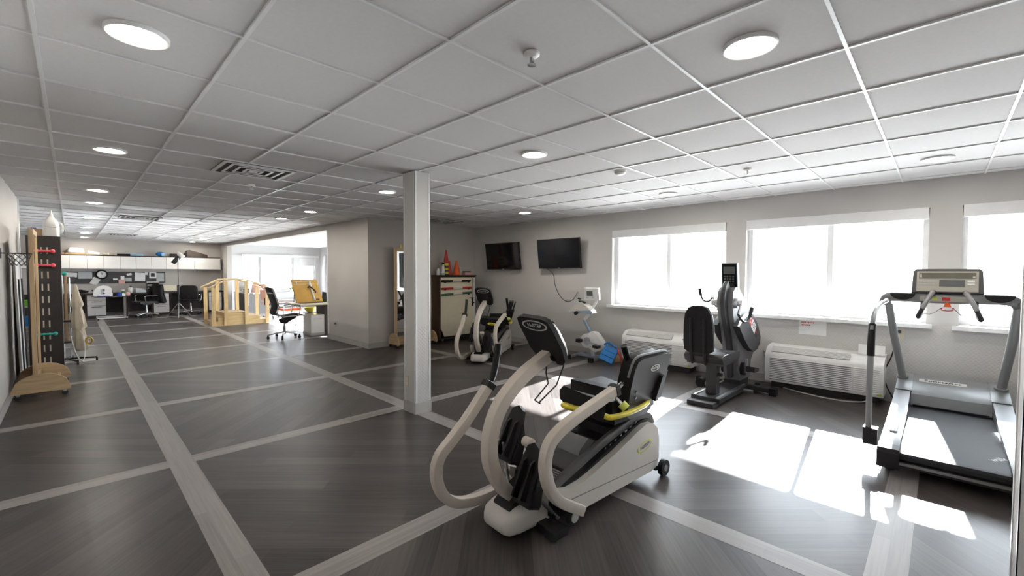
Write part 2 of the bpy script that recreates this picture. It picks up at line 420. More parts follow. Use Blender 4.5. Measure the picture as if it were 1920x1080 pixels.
def wall_holes(mb, axis, c0, c1, a0, a1, z0, z1, holes):
    """a wall slab between c0..c1 (thickness) running a0..a1, with rectangular openings (b0,b1,zb,zt)"""
    def bx(p, q, r, s):
        if q-p < 1e-4 or s-r < 1e-4: return
        if axis == 'y': mb.box(c0, c1, p, q, r, s)
        else: mb.box(p, q, c0, c1, r, s)
    cur = a0
    for b0, b1, zb, zt in sorted(holes):
        bx(cur, b0, z0, z1); bx(b0, b1, z0, zb); bx(b0, b1, zt, z1); cur = b1
    bx(cur, a1, z0, z1)
    return mb
WIN = [(2.10, 3.885, 0.87, 2.09), (0.10, 1.855, 0.87, 2.09), (-1.92, -0.137, 0.87, 2.09)]
struct('wall_right', wall_holes(MB(), 'y', XW, XW+.22, -3.0, YB+.1, -.1, 2.45, WIN), 'wall_cover', 'grey wall with three wide windows and patterned lower covering', 'wall')
struct('wall_back', MB().box(XP, XS+.2, YB, 9.17, -.1, 2.45), 'wall_grey', 'grey back wall and pier between the gym corner and the sunroom', 'wall')
struct('wall_left', MB().box(XL-.12, XL, -3.2, 8.95, -.1, 2.45), 'wall_grey', 'grey left wall beside the wooden mirror stand', 'wall')
struct('wall_far', MB().box(-3.2, XP+.14, YF, YF+.2, -.1, 2.45), 'wall_grey', 'grey far wall behind the office desks', 'wall')
struct('wall_near', MB().box(-.7, 6.5, -3.2, -3.0, -.1, 2.45), 'wall_grey', 'grey wall behind the viewpoint', 'wall')
struct('wall_annex', MB().box(-3.2, -3.0, 8.8, 18.6, -.1, 2.45).box(-3.2, XL-.1, 8.83, 8.95, -.1, 2.45), 'wall_grey', 'grey walls of the side bay past the left wall', 'wall')
struct('wall_partition', MB().box(XP, XP+.14, 9.15, 17.55, 2.275, 2.45).box(XP, XP+.14, 17.55, YF+.1, -.1, 2.45), 'wall_grey', 'grey header beam and end post framing the sunroom opening', 'wall')
FWIN = [(4.44, 5.05, 0.66, 1.95), (5.30, 6.23, 0.66, 1.95), (6.46, 7.07, 0.66, 1.95)]
struct('wall_sunroom_far', wall_holes(MB(), 'x', YF, YF+.2, XP+.14, XS+.2, -.1, 2.45, FWIN), 'wall_white', 'white far wall of the bright sunroom', 'wall')
SWIN = [(9.65, 12.25, 0.12, 2.10), (12.5, 15.1, 0.12, 2.10), (15.35, 17.95, 0.12, 2.10)]
struct('wall_sunroom_side', wall_holes(MB(), 'y', XS, XS+.2, 9.1, YF+.1, -.1, 2.45, SWIN), 'wall_white', 'white window side of the bright sunroom', 'wall')

# baseboards and corner trim
BBH, BBT = 0.10, 0.012
struct('baseboard_right', MB().box(XW-BBT, XW, -2.9, YB-BBT, 0.0005, BBH, .003), 'base_trim', 'grey baseboard under the windows', 'baseboard')
struct('baseboard_back', MB().box(XP-BBT, XW-BBT, YB-BBT, YB, 0.0005, BBH, .003), 'base_trim', 'grey baseboard along the back wall', 'baseboard')
struct('baseboard_pier', MB().box(XP-BBT, XP, YB, 9.17, 0.0005, BBH, .003), 'base_trim', 'grey baseboard on the side of the pier', 'baseboard')
struct('baseboard_left', MB().box(XL, XL+BBT, -2.9, 8.9, 0.0005, BBH, .003), 'base_trim', 'grey baseboard along the left wall', 'baseboard')
struct('baseboard_far', MB().box(-2.9, XP, YF-BBT, YF, 0.0005, BBH, .003), 'base_trim', 'grey baseboard below the far desks', 'baseboard')
struct('trim_1', MB().box(XL-.14, XL+.014, 8.90, 8.965, 0.0005, 2.379, .004), 'white_trim', 'white corner trim at the end of the left wall', 'trim')
struct('trim_2', MB().box(XP-.006, XP+.05, 9.165, 9.178, 0.10, 2.274, .002).box(XP-.006, XP, 9.12, 9.17, 0.101, 2.274), 'white_trim', 'pale corner guard at the sunroom end of the pier', 'trim')
struct('trim_3', MB().box(XP-.004, XP+.03, YB-.004, YB, 0.101, 2.378).box(XP-.004, XP, YB, YB+.03, 0.101, 2.378), 'wall_grey', 'grey corner guard on the pier edge facing the column', 'trim')

# columns
def column(name, x0, x1, y0, y1, label):
    c = struct(name, MB().box(x0, x1, y0, y1, 0.0005, 2.379), 'wall_cover', label, 'column')
    g = .0035
    for (cx, sx) in ((x0, 1), (x1, -1)):
        for (cy, sy) in ((y0, 1), (y1, -1)):
            MB().box(min(cx-sx*g, cx+sx*.02), max(cx-sx*g, cx+sx*.02), min(cy-sy*g, cy), max(cy-sy*g, cy), .11, 2.378)\
                .box(min(cx-sx*g, cx), max(cx-sx*g, cx), min(cy-sy*g, cy+sy*.02), max(cy-sy*g, cy+sy*.02), .11, 2.378).build('corner_guard', 'grid_white', c)
    MB().box(x0-.008, x1+.008, y0-.008, y1+.008, 0.0006, .11, .003).build('base_trim', 'base_trim', c)
    return c
col1 = column('column', 2.345, 2.52, 3.64, 3.84, 'square grey column with pale corner guards standing mid-room')
pl = MB().box(2.337, 2.345, 3.765, 3.815, .25, .365, .002).build('outlet_plate', 'beige_plate', col1)
MB().box(2.3355, 2.338, 3.778, 3.802, .315, .345).box(2.3355, 2.338, 3.778, 3.802, .270, .300).build('socket', 'cream_box', pl)
column('column', 2.345, 2.525, -0.42, -0.222, 'square column cut off by the edge beside the treadmill')

# windows
def window(n, y0, y1, z0, z1, label):
    f = MB(); xg0, xg1 = XW+.13, XW+.19; t = .05
    f.box(xg0, xg1, y0, y1, z0, z0+t).box(xg0, xg1, y0, y1, z1-.10, z1).box(xg0, xg1, y0, y0+t, z0+t, z1-.10).box(xg0, xg1, y1-t, y1, z0+t, z1-.10)
    w = struct('window_%d' % n, f, 'white_trim', label, 'window')
    ym = (y0+y1)/2-.02
    MB().box(xg0+.002, xg1-.002, ym-.03, ym+.03, z0+t, z1-.10).build('mullion', 'white_trim', w)
    for a, b in ((y0+t, ym-.03), (ym+.03, y1-t)):
        MB().box(XW+.157, XW+.163, a, b, z0+t, z1-.10).build('pane', 'window_glass', w)
    MB().box(XW-.085, XW+.13, y0-.045, y1+.045, z0-.035, z0+.006, .006).build('sill', 'white_trim', w)
    v = MB().box(XW-.012, XW+.075, y0+.006, y1-.006, z1-.115, z1+.004, .008).build('blind_box', 'white_trim', w)
    MB().cyl((XW+.105, y0+.02, z1-.06), (XW+.105, y1-.02, z1-.06), .026, 12).build('shade_roll', 'white_plastic', v)
    return w
window(1, *WIN[0], 'wide two-pane window with sill between wall screens and seated arm trainer')
window(2, *WIN[1], 'wide two-pane window above the notice, beside the treadmill console')
window(3, *WIN[2], 'window cut by the frame edge behind the treadmill handrail')
def win_far(n, x0, x1, z0, z1, drop, label):
    t = .045; f = MB()
    f.box(x0, x1, YF+.10, YF+.16, z0, z0+t).box(x0, x1, YF+.10, YF+.16, z1-t, z1).box(x0, x0+t, YF+.10, YF+.16, z0+t, z1-t).box(x1-t, x1, YF+.10, YF+.16, z0+t, z1-t)
    w = struct('window_%d' % n, f, 'white_trim', label, 'window')
    MB().box(x0+t, x1-t, YF+.127, YF+.133, z0+t, z1-t).build('pane', 'window_glass', w)
    MB().box(x0+.01, x1-.01, YF+.05, YF+.056, drop, z1-.002).box(x0+.01, x1-.01, YF+.042, YF+.064, drop-.02, drop).build('shade', 'white_trim', w)
    MB().box(x0-.04, x1+.04, YF-.06, YF+.10, z0-.03, z0, .004).build('sill', 'white_trim', w)
win_far(4, *FWIN[0], 1.58, 'narrow sunroom window with half-lowered shade behind the wooden stairs')
win_far(5, *FWIN[1], 1.72, 'widest sunroom window behind the high-backed chair')
win_far(6, *FWIN[2], 1.66, 'narrow sunroom window behind the amber board')
struct('trim_4', MB().box(4.40, 7.2, YF-.07, YF, 1.97, 2.05, .006), 'white_trim', 'white valance across the sunroom windows', 'trim')
for k, (a, b, z0, z1) in enumerate(SWIN):
    t = .05; f = MB()
    f.box(XS+.10, XS+.16, a, b, z0, z0+t).box(XS+.10, XS+.16, a, b, z1-t, z1).box(XS+.10, XS+.16, a, a+t, z0+t, z1-t).box(XS+.10, XS+.16, b-t, b, z0+t, z1-t)
    m = (a+b)/2; f.box(XS+.10, XS+.16, m-.025, m+.025, z0+t, z1-t)
    w = struct('window_%d' % (7+k), f, 'white_trim', ['sunroom side window hidden beyond the pier', 'middle sunroom side window beyond the pier', 'sunroom side window in the far bright corner'][k], 'window')
    for p, q in ((a+t, m-.025), (m+.025, b-t)):
        MB().box(XS+.127, XS+.133, p, q, z0+t, z1-t).build('pane', 'window_glass', w)

# ------------------------------------------------------------------ fixtures on the ceiling
ring_me = MB().lathe([(.082, -.002), (.088, -.006), (.103, -.008), (.108, -.004), (.108, .009), (.080, .009)], 28).build('trim_ring', 'grid_white')
lens_me = MB().lathe([(.001, -.002), (.080, -.002), (.080, .004), (.001, .004)], 28).build('lens', 'lens_glow')
LIGHTS = [
 (0.215, 2.41, 'round recessed downlight in the near corner, largest lit disc'), (2.086, 0.617, 'round recessed downlight with wide ring above the treadmill side'),
 (0.240, 4.83, 'second downlight along the dim strip of ceiling by the left wall'), (0.243, 7.33, 'third downlight in the row beside the left wall'),
 (0.250, 8.67, 'fourth downlight in the row beside the left wall'), (0.248, 11.15, 'fifth downlight in the row, first on the brighter hall ceiling'),
 (0.253, 13.64, 'sixth downlight in the row leading to the desks'), (0.262, 15.80, 'seventh downlight in the row leading to the desks'), (0.268, 17.7, 'last downlight of the row, over the wall cabinets'),
 (2.725, 2.434, 'downlight between the column and the big windows, mid ceiling'), (2.736, 4.855, 'downlight just past the column top'),
 (2.755, 7.354, 'downlight before the pier corner'), (2.748, 8.70, 'downlight at the start of the opening header'),
 (2.725, 11.13, 'first downlight beside the sunroom opening header'), (2.77, 13.6, 'second downlight beside the sunroom opening header'), (2.80, 15.9, 'third downlight beside the sunroom opening header'), (2.84, 17.7, 'downlight above the studio lamp stand'),
 (5.245, 4.89, 'small downlight over the wall screens'), (5.229, 2.44, 'washed-out downlight above the first wide window'), (5.207, 0.05, 'downlight above the treadmill near the window wall'),
]
for x, y, lab in LIGHTS:
    t = thing('recessed_downlight', lab, 'ceiling light', (x, y, CZ), 0, 'recessed downlights')
    inst(ring_me, 'trim_ring', t); inst(lens_me, 'lens', t)
bpy.data.objects.remove(ring_me); bpy.data.objects.remove(lens_me)
def vent(x0, x1, y0, y1, label):
    cx, cy = (x0+x1)/2, (y0+y1)/2; hx, hy = (x1-x0)/2, (y1-y0)/2
    t = thing('ceiling_vent', label, 'air vent', (cx, cy, CZ), 0, 'square ceiling diffusers')
    MB().box(-hx, hx, -hy, hy, -.002, .006).build('backing', 'dark_hole', t)
    f = MB()
    for k, s in enumerate((1.0, .74, .50, .26)):
        a, b = hx*s, hy*s; w = .022 if k else .03; z0 = -.007 if k else -.010
        m = MB()
        m.box(-a, a, -b, -b+w, z0, -.002).box(-a, a, b-w, b, z0, -.002).box(-a, -a+w, -b+w, b-w, z0, -.002).box(a-w, a, -b+w, b-w, z0, -.002)
        m.build('louvre_frame', 'vent_metal', t)
    MB().box(-hx*.12, hx*.12, -hy*.12, hy*.12, -.007, -.002).build('core_plate', 'vent_metal', t)
vent(0.965, 1.57, 4.52, 5.09, 'large square air diffuser with nested louvres, nearest on the ceiling')
vent(0.62, 1.20, 10.25, 10.80, 'second square air diffuser, on the bright hall ceiling')
vent(0.70, 1.28, 15.5, 16.05, 'far square air diffuser close to the desk wall')
vent(4.75, 5.35, 6.62, 7.2, 'square air diffuser above the storage cart corner')
def sprinkler(x, y, label, r=.036):
    t = thing('fire_sprinkler', label, 'sprinkler', (x, y, CZ), 0, 'ceiling sprinklers')
    MB().lathe([(r, .006), (r, -.004), (r*.75, -.012), (.3*r, -.014), (.25*r, -.014)], 18).build('escutcheon', 'white_plastic', t)
    MB().lathe([(.008, -.012), (.008, -.034), (.002, -.035)], 10).box(-.012, -.009, -.003, .003, -.046, -.012).box(.009, .012, -.003, .003, -.046, -.012).lathe([(.020, -.046), (.020, -.049), (.001, -.050)], 14).build('deflector', 'steel', t)
sprinkler(1.475, 1.337, 'fire sprinkler nearest the viewer between two big downlights')
sprinkler(1.455, 5.587, 'fire sprinkler just past the large air diffuser')
sprinkler(4.512, 1.329, 'fire sprinkler hanging above the second wide window')
t = thing('bright_spot_disc', 'small white disc standing in for a bright spot on the ceiling before the first window', 'ceiling disc', (3.758, 2.241, CZ))  # white disc put in to stand for a soft bright spot on the ceiling
MB().lathe([(.055, .008), (.055, -.010), (.045, -.024), (.030, -.030), (.001, -.031)], 24).build('dome', 'white_plastic', t)
MB().lathe([(.057, -.010), (.057, -.014), (.050, -.014)], 24).build('rim', 'ring_grey', t)
# ================================================================== RECUMBENT CROSS TRAINERS
def oval_logo(parent, M, w, h, ring_mat, txt_mat, body='NuSTEP', fill=None):
    """an oval ring with lettering, flat on a surface given by M (x right, y up, z out)"""
    n = 36; o = [(w*math.cos(2*PI*i/n), h*math.sin(2*PI*i/n)) for i in range(n)]; q = [(w*.86*math.cos(2*PI*i/n), h*.76*math.sin(2*PI*i/n)) for i in range(n)]
    m = MB(M)
    v = [(a, b, .0006) for a, b in o]+[(a, b, .0012) for a, b in q]
    m._add(v, [(i, (i+1) % n, n+(i+1) % n, n+i) for i in range(n)])
    r = m.build('logo_ring', ring_mat, parent)
    if fill:
        MB(M)._add([(a, b, .0008) for a, b in q], [tuple(range(n))]).build('logo_field', fill, parent)
    text(body, h*.92, M @ Matrix.Translation((0, 0, .001)), txt_mat, parent)
def pedal(parent, u, v, z, tilt, mirror):
    M = Matrix.Translation((u, v, z)) @ Euler((0, tilt, 0)).to_matrix().to_4x4()
    # local: x across thickness (front -x), y width, z height
    p = MB(M).prism([(-.062, -.15), (.062, -.15), (.07, .02), (.045, .13), (.0, .155), (-.045, .13), (-.07, .02)], 'yz', -.012, .012, .006).build('foot_pedal', 'black_plastic', parent)
    for y in (-.03, .03):
        MB(M).prism([(-.012, -.14), (-.055, -.13), (-.035, .05), (-.012, .07)], 'xz', y-.006, y+.006).build('pedal_rib', 'black_plastic', p)
    MB(M).box(-.005, .075, -.065, .065, -.165, -.14, .005).build('heel_rest', 'black_plastic', p)
    for y in (-.068, .068):
        MB(M).prism([(.0, -.15), (.07, -.15), (.05, -.02), (.0, .06)], 'xz', y-.005, y+.005).build('pedal_flange', 'black_plastic', p)
def stepper(name, label, x, y, ang, swivel):
    T = thing(name, label, 'exercise machine', (x, y, 0), rad(ang), 'recumbent cross trainers')
    # front shroud and stabiliser
    rg = []
    for x_, zb, zt, hw in ((-.180, .070, .095, .060), (-.172, .045, .115, .090), (-.145, .032, .138, .112), (-.09, .026, .155, .124), (-.01, .024, .165, .128), (.10, .026, .178, .128), (.22, .032, .190, .122), (.32, .045, .190, .115), (.36, .06, .185, .110)):
        zc, hh = (zb+zt)/2, (zt-zb)/2
        rg.append([(x_, p, zc+q) for p, q in rrect(2*hw, 2*hh, min(hw, hh)*.62, 4)])
    MB().loft(rg).build('front_shroud', 'cream_shell', T, 50)
    MB().box(.02, .09, -.225, .225, .022, .062, .006).build('stabiliser_bar', 'black_plastic', T)
    for s in (-1, 1):
        f = MB().box(.0, .11, s*.235-.032, s*.235+.032, .024, .07, .008).build('stabiliser_end', 'black_plastic', T)
        MB().cyl((.03, s*.237, .0015), (.03, s*.237, .012), .02, 14).cyl((.03, s*.237, .010), (.03, s*.237, .03), .007, 10).build('levelling_foot', 'chrome', f)
    MB().prism([(-.06, .11), (.12, .11), (.125, .205), (.06, .255), (-.045, .215), (-.12, .160), (-.125, .135)], 'xz', -.066, .066, .008).build('spine_collar', 'black_plastic', T)
    sp = smooth_path([(.035, 0, .165), (-.06, 0, .195), (-.135, 0, .28), (-.185, 0, .37), (-.205, 0, .46), (-.197, 0, .56), (-.155, 0, .665), (-.075, 0, .755), (.05, 0, .84), (.215, 0, .915), (.245, 0, .93)], 6)
    MB().sweep(sp, rrect(.070, .064, .006, 2), (0, 1, 0)).build('spine', 'cream_paint', T)
    # drive body
    core = [(.10, .07), (.22, .05), (1.06, .05), (1.11, .10), (1.115, .33), (1.06, .405), (.96, .415), (.80, .375), (.55, .30), (.30, .225), (.12, .215)]
    MB().prism(core, 'xz', -.165, .165, .012).build('drive_body', 'black_plastic', T)
    side = [(.085, .25), (.13, .228), (.20, .212), (.30, .218), (.39, .236), (.63, .30), (.85, .372), (.96, .398), (1.035, .390), (1.095, .345), (1.12, .27), (1.12, .13), (1.085, .075), (1.03, .062), (.30, .062), (.20, .085), (.11, .15), (.07, .215)]
    for s in (-1, 1):
        a, b = sorted((s*.165, s*.205))
        pn = MB().prism(side, 'xz', a, b, .010, 3).build('side_panel', 'cream_shell', T)
        MB().prism([(.21, .150), (1.10, .118), (1.10, .124), (.21, .156)], 'xz', min(s*.204, s*.2056), max(s*.204, s*.2056)).build('panel_seam', 'mid_grey', pn)
        M = basis((.94, s*.2055, .258), (1, 0, .16) if s < 0 else (-1, 0, -.16), (-.16, 0, 1))
        oval_logo(pn, M, .088, .034, 'lime', 'mid_grey')
        rail = smooth_path([(.13, s*.145, .235), (.35, s*.145, .30), (.60, s*.145, .372), (.85, s*.145, .425), (.98, s*.145, .44), (1.07, s*.145, .415), (1.11, s*.145, .36)], 5)
        MB().sweep(rail, rrect(.05, .04, .012), (0, 1, 0)).build('side_rail', 'dark_grey', T)
        for k in range(7):
            t = .55+.055*k
            MB().obox((t, s*.171, .318+.27*(t-.5)), (.026, .006, .012), (0, -.27, 0)).build('rail_notch', 'black_gloss', T)
    MB().prism([(.30, .23), (.62, .325), (.62, .335), (.42, .305), (.30, .245)], 'xz', -.10, .10, .004).build('track_cover', 'dark_grey', T)
    MB().prism([(.40, .27), (.50, .32), (.56, .355), (.50, .385), (.42, .33)], 'xz', -.085, .085, .012).build('track_hood', 'mid_grey', T)
    for k in range(4):
        MB().box(.20+.025*k, .213+.025*k, -.09, .09, .223, .232).build('tread_groove', 'mid_grey', T)
    for s in (-1, 1):
        w = MB().cyl((1.157, s*.205, .056), (1.157, s*.238, .056), .054, 22).build('rear_wheel', 'black_plastic', T)
        MB().cyl((1.157, s*.198, .056), (1.157, s*.241, .056), .022, 14).build('hub', 'mid_grey', w)
        MB().box(1.09, 1.17, s*.19-.012, s*.19+.012, .045, .075, .004).build('wheel_bracket', 'black_plastic', T)
        w = MB().cyl((.215, s*.20, .06), (.215, s*.225, .06), .05, 18).build('transport_wheel', 'black_plastic', T)
        MB().cyl((.215, s*.196, .06), (.215, s*.229, .06), .03, 14).build('hub', 'ring_grey', w)
    # moving arms: cream square tubes bent round the front, chrome telescopes and black grips
    sec = rrect(.056, .050, .006, 2)
    armR = smooth_path([(.235, -.255, .105), (.15, -.255, .155), (.045, -.255, .225), (-.025, -.255, .32), (-.052, -.255, .43), (-.03, -.255, .525), (.045, -.255, .582), (.197, -.255, .632), (.36, -.255, .672), (.53, -.255, .715)], 5)
    armL = smooth_path([(.10, .25, .085), (-.03, .25, .078), (-.139, .25, .085), (-.255, .25, .118), (-.335, .25, .19), (-.372, .25, .30), (-.352, .25, .40), (-.27, .25, .475), (-.17, .25, .565), (-.012, .25, .736)], 5)
    for pth, s, ends in ((armR, -1, [(.53, .715), (.64, .745), (.675, .765), (.688, .80), (.655, .885), (.618, .965)]), (armL, 1, [(-.012, .736), (.004, .757), (.022, .79), (.038, .84), (.052, .905), (.062, .972)])):
        a = MB().sweep(pth, sec, (0, 1, 0)).build('moving_arm', 'cream_paint', T)
        y0 = s*.2525
        MB().obox((ends[0][0], y0, ends[0][1]), (.035, .062, .062), (0, -math.atan2(ends[1][1]-ends[0][1], ends[1][0]-ends[0][0]), 0), .006).build('arm_collar', 'black_plastic', a)
        MB().tube([(p, y0, q) for p, q in ends[:2]], .016, 12).build('arm_telescope', 'chrome', a)
        MB().tube(smooth_path([(p, y0, q) for p, q in ends[1:]], 5), .0205, 12).build('hand_grip', 'black_plastic', a)
        if s < 0:
            MB().cyl((.515, y0-.02, .675), (.53, y0-.055, .64), .010, 10).build('knob_stem', 'chrome', a)
            MB().cyl((.527, y0-.05, .645), (.538, y0-.075, .62), .026, 14).build('lock_knob', 'lime', a)
    pedal(T, .06, .12, .475, rad(24), 1); pedal(T, -.03, -.115, .345, rad(20), -1)
    MB().tube([(-.03, -.155, .245), (.155, -.155, .02+.03)], .012, 10).build('link_rod', 'steel', T)
    MB().tube([(-.01, .12, .43), (.04, .12, .155)], .009, 10).build('link_rod', 'steel', T)
    MB().tube([(.0, -.10, .22), (.14, -.07, .20)], .02, 10).build('pedal_crank', 'dark_metal', T)
    MB().tube([(.08, .10, .36), (.20, .07, .20)], .02, 10).build('pedal_crank', 'dark_metal', T)
    lv = MB().tube([(.17, 0, .21), (.105, 0, .38), (.085, 0, .43)], .021, 12).build('start_lever', 'cream_paint', T)
    MB().cyl((.075, -.03, .445), (.075, .03, .445), .028, 16).build('lever_knob', 'cream_paint', lv)
    # console, seen from its black back
    C = basis((.185, 0, 1.02), (0, -1, 0), (-.50, 0, .86))     # x right seen from the front of the machine, y up along the plate, z towards the nose
    out = [(-.132, .10), (-.125, .145), (-.09, .158), (.0, .156), (.085, .150), (.115, .135), (.132, .07), (.142, -.05), (.128, -.13), (.10, -.158), (.055, -.162), (.045, -.125), (-.045, -.125), (-.055, -.158), (-.085, -.145), (-.12, -.06)]
    cs = MB(C).prism(out, 'xy', -.012, .018, .008, 3).build('console_shell', 'black_plastic', T)
    MB(C).loft([[(x*.90*k, (y*.80-.02)*k, z) for x, y in out] for k, z in ((1.0, -.010), (.99, -.030), (.90, -.048), (.6, -.058))]).build('console_front', 'cream_shell', cs)
    MB(C).box(-.075, .075, -.02, .085, -.0615, -.05, .004).build('display', 'screen', cs)
    MB(C).prism([(-.05, -.10), (.05, -.10), (.06, -.13), (-.06, -.13)], 'xy', .012, .03, .006).build('neck_ridge', 'black_plastic', cs)
    oval_logo(cs, C @ Matrix.Translation((0, .105, .0185)), .10, .036, 'ring_grey', 'ring_grey')
    wires = [(.275, .055, .87), (.27, .055, .80), (.285, .05, .735), (.17, .05, .655), (.13, -.01, .668), (.11, -.055, .672), (.10, -.055, .677), (.243, -.055, .752), (.306, -.055, .86)]
    MB().tube(wires, .0042, 6, up=(0, 1, .2)).build('bottle_holder', 'black_plastic', T)
    # swivel seat
    S = Matrix.Translation((.82, 0, 0)) @ Matrix.Rotation(swivel, 4, 'Z')
    MB().cyl((.82, 0, .38), (.82, 0, .47), .10, 20).box(.66, .99, -.125, .125, .37, .42, .012).build('seat_carriage', 'black_plastic', T)
    MB(S).box(-.17, .17, -.17, .17, .455, .51, .02, 3).build('swivel_plate', 'black_plastic', T)
    cu = MB(S).prism([(-.25, .535), (-.255, .595), (-.22, .632), (-.05, .612), (.12, .60), (.18, .61), (.18, .505), (-.20, .505)], 'xz', -.21, .21, .035, 4).build('seat_cushion', 'black_vinyl', T)
    bp = [(-.13, .53), (-.16, .62), (-.185, .74), (-.198, .86), (-.185, .912), (-.14, .928), (.14, .928), (.185, .912), (.198, .86), (.185, .74), (.16, .62), (.13, .53), (.09, .505), (-.09, .505)]
    B = S @ Matrix.Translation((.165, 0, .50)) @ Matrix.Rotation(rad(17), 4, 'Y') @ Matrix.Translation((0, 0, -.50))
    bk = MB(B).prism(bp, 'yz', .0, .062, .026, 4).build('backrest_shell', 'black_vinyl', T)
    MB(B).prism([(y*.93, (z-.72)*.94+.72) for y, z in bp], 'yz', -.045, .01, .022, 3).build('backrest_cushion', 'black_vinyl', bk)
    MB(B).tube(smooth_path([(.03, -.196, .80), (.03, -.19, .90), (.03, -.14, .932), (.03, 0, .935), (.03, .14, .932), (.03, .19, .90), (.03, .196, .80)], 5), .008, 8).build('edge_piping', 'mid_grey', bk)
    oval_logo(bk, B @ basis((.0628, .03, .845), (0, 1, 0), (0, 0, 1)), .05, .023, 'white_plastic', 'white_plastic')
    for y, z in ((-.11, .70), (-.10, .66), (.09, .66)):
        MB(B).cyl((.06, y, z), (.066, y, z), .009, 10).build('screw_cap', 'black_gloss', bk)
    MB(B).box(.06, .085, .12, .15, .60, .78, .006).build('recline_strut', 'black_plastic', bk)
    # arm pads: one level, one folded up
    MB(S).box(-.09, .19, -.285, -.215, .648, .712, .022, 3).build('arm_pad', 'black_vinyl', T)
    MB(S).box(.10, .15, -.265, -.235, .50, .655, .006).build('arm_post', 'black_plastic', T)
    MB(S @ Matrix.Translation((.19, .27, .60)) @ Matrix.Rotation(rad(14), 4, 'Y')).box(-.035, .035, -.03, .03, -.04, .16, .02, 3).build('arm_pad', 'black_vinyl', T)
    MB(S).box(.13, .18, .235, .262, .50, .62, .006).build('arm_post', 'black_plastic', T)
    # yellow seat release bars
    MB(S).tube(smooth_path([(.235, -.36, .57), (.262, -.33, .562), (.27, -.18, .557), (.265, .0, .565), (.235, .10, .575), (.17, .15, .58), (.08, .16, .575), (.0, .14, .53)], 6), .0165, 10).build('release_bar', 'yellow_paint', T)
    MB(S).tube(smooth_path([(-.02, -.20, .515), (-.07, -.25, .52), (-.11, -.31, .545), (-.09, -.355, .555), (-.04, -.35, .55), (-.0, -.29, .53)], 6), .0155, 10).build('release_bar', 'yellow_paint', T)
    return T
stepper('recumbent_cross_trainer', 'cream recumbent cross trainer with yellow release bars, in the foreground beside the column', 1.71, 1.633, -4, rad(-90))
stepper('recumbent_cross_trainer', 'cream recumbent cross trainer standing in front of the storage cart', 4.45, 5.08, 30, rad(-75))

# ================================================================== SEATED UPPER BODY ERGOMETER
T = thing('arm_ergometer', 'grey seated arm ergometer with black padded seat before the second window', 'exercise machine', (4.65, 1.76, 0), rad(-1))
MB().box(.06, .92, -.155, .145, .035, .085, .006).build('base_plank', 'dark_metal', T)
for y in (-.12, .11):
    MB().box(.07, .92, y-.012, y+.012, .084, .094, .003).build('slide_rail', 'steel', T)
MB().box(-.045, .10, -.13, .145, .004, .045, .006).build('step_plate', 'dark_metal', T)
for k in range(5):
    MB().box(-.035+.026*k, -.02+.026*k, -.12, .135, .044, .049).build('step_ridge', 'mid_grey', T)
MB().box(.86, 1.14, -.09, .09, .03, .13, .012).build('base_bridge', 'dark_metal', T)
b = MB().sweep([(.96, -.40, .055), (.97, 0, .062), (.96, .43, .055)], rrect(.085, .055, .012), (0, 0, 1)).build('cross_bar', 'dark_metal', T)
for s in (-1, 1):
    MB().box(.91, 1.01, s*.415-.035, s*.415+.035, .004, .088, .012).build('bar_end', 'black_plastic', b)
MB().sweep([(.78, .30, .05), (.80, 0, .05), (.78, -.26, .05)], rrect(.04, .035, .008), (0, 0, 1)).build('stabiliser_bar', 'steel', T)
MB().cyl((.74, .33, .055), (.86, .33, .055), .055, 18).build('transport_wheel', 'black_plastic', T)
MB().cyl((1.05, -.2, .05), (1.05, -.24, .05), .048, 18).build('transport_wheel', 'black_plastic', T)
MB().box(.22, .32, -.055, .055, .08, .44, .008).build('seat_post', 'dark_metal', T)
MB().box(.325, .365, -.03, .03, .08, .30, .006).build('post_sleeve', 'black_plastic', T)
MB().cyl((.27, -.055, .30), (.27, -.10, .30), .018, 12).build('lock_knob', 'black_plastic', T)
MB().prism([(.02, .475), (.0, .52), (.04, .548), (.40, .555), (.50, .54), (.52, .50), (.49, .462), (.04, .455)], 'xz', -.195, .205, .022, 3).build('seat_cushion', 'black_vinyl', T)
MB().box(.04, .48, -.18, .19, .435, .458, .004).build('seat_pan', 'dark_metal', T)
bp = [(-.150, .585), (-.158, .66), (-.152, .86), (-.135, .97), (-.10, 1.035), (-.05, 1.06), (.05, 1.06), (.10, 1.035), (.135, .97), (.152, .86), (.158, .66), (.150, .585), (.11, .56), (-.11, .56)]
B = Matrix.Translation((.055, .05, 0)) @ Matrix.Rotation(rad(-4), 4, 'Y')
bk = MB(B).prism(bp, 'yz', -.025, .015, .018, 3).build('backrest', 'black_fabric', T)
MB(B).prism([(y*.96, (z-.8)*.96+.8) for y, z in bp], 'yz', .014, .04, .012, 2).build('backrest_cushion', 'ring_grey', bk)
for y in (-.068, .072):
    MB(B).tube(smooth_path([(.0, y, .44), (-.034, y, .50), (-.036, y, .70), (-.033, y, .93)], 4), .016, 8).build('back_support', 'black_plastic', T)
body = [(.60, 1.19), (.66, 1.235), (.74, 1.245), (.84, 1.19), (1.00, 1.075), (1.22, .87), (1.38, .68), (1.42, .56), (1.38, .45), (1.25, .33), (1.24, .14), (1.16, .11), (.90, .11), (.83, .20), (.80, .45), (.73, .68), (.62, .90), (.575, 1.05)]
MB().prism(body, 'xz', -.085, .085, .016, 3).build('body', 'erg_grey', T)
front = smooth_path([(.655, 0, 1.235), (.60, 0, 1.19), (.575, 0, 1.06), (.625, 0, .90), (.735, 0, .68), (.805, 0, .45), (.84, 0, .18)], 4)
MB().sweep(front, [(-.092, -.03), (-.092, .006), (-.078, .022), (.078, .022), (.092, .006), (.092, -.03)], (0, 1, 0)).build('front_fascia', 'erg_dark', T)
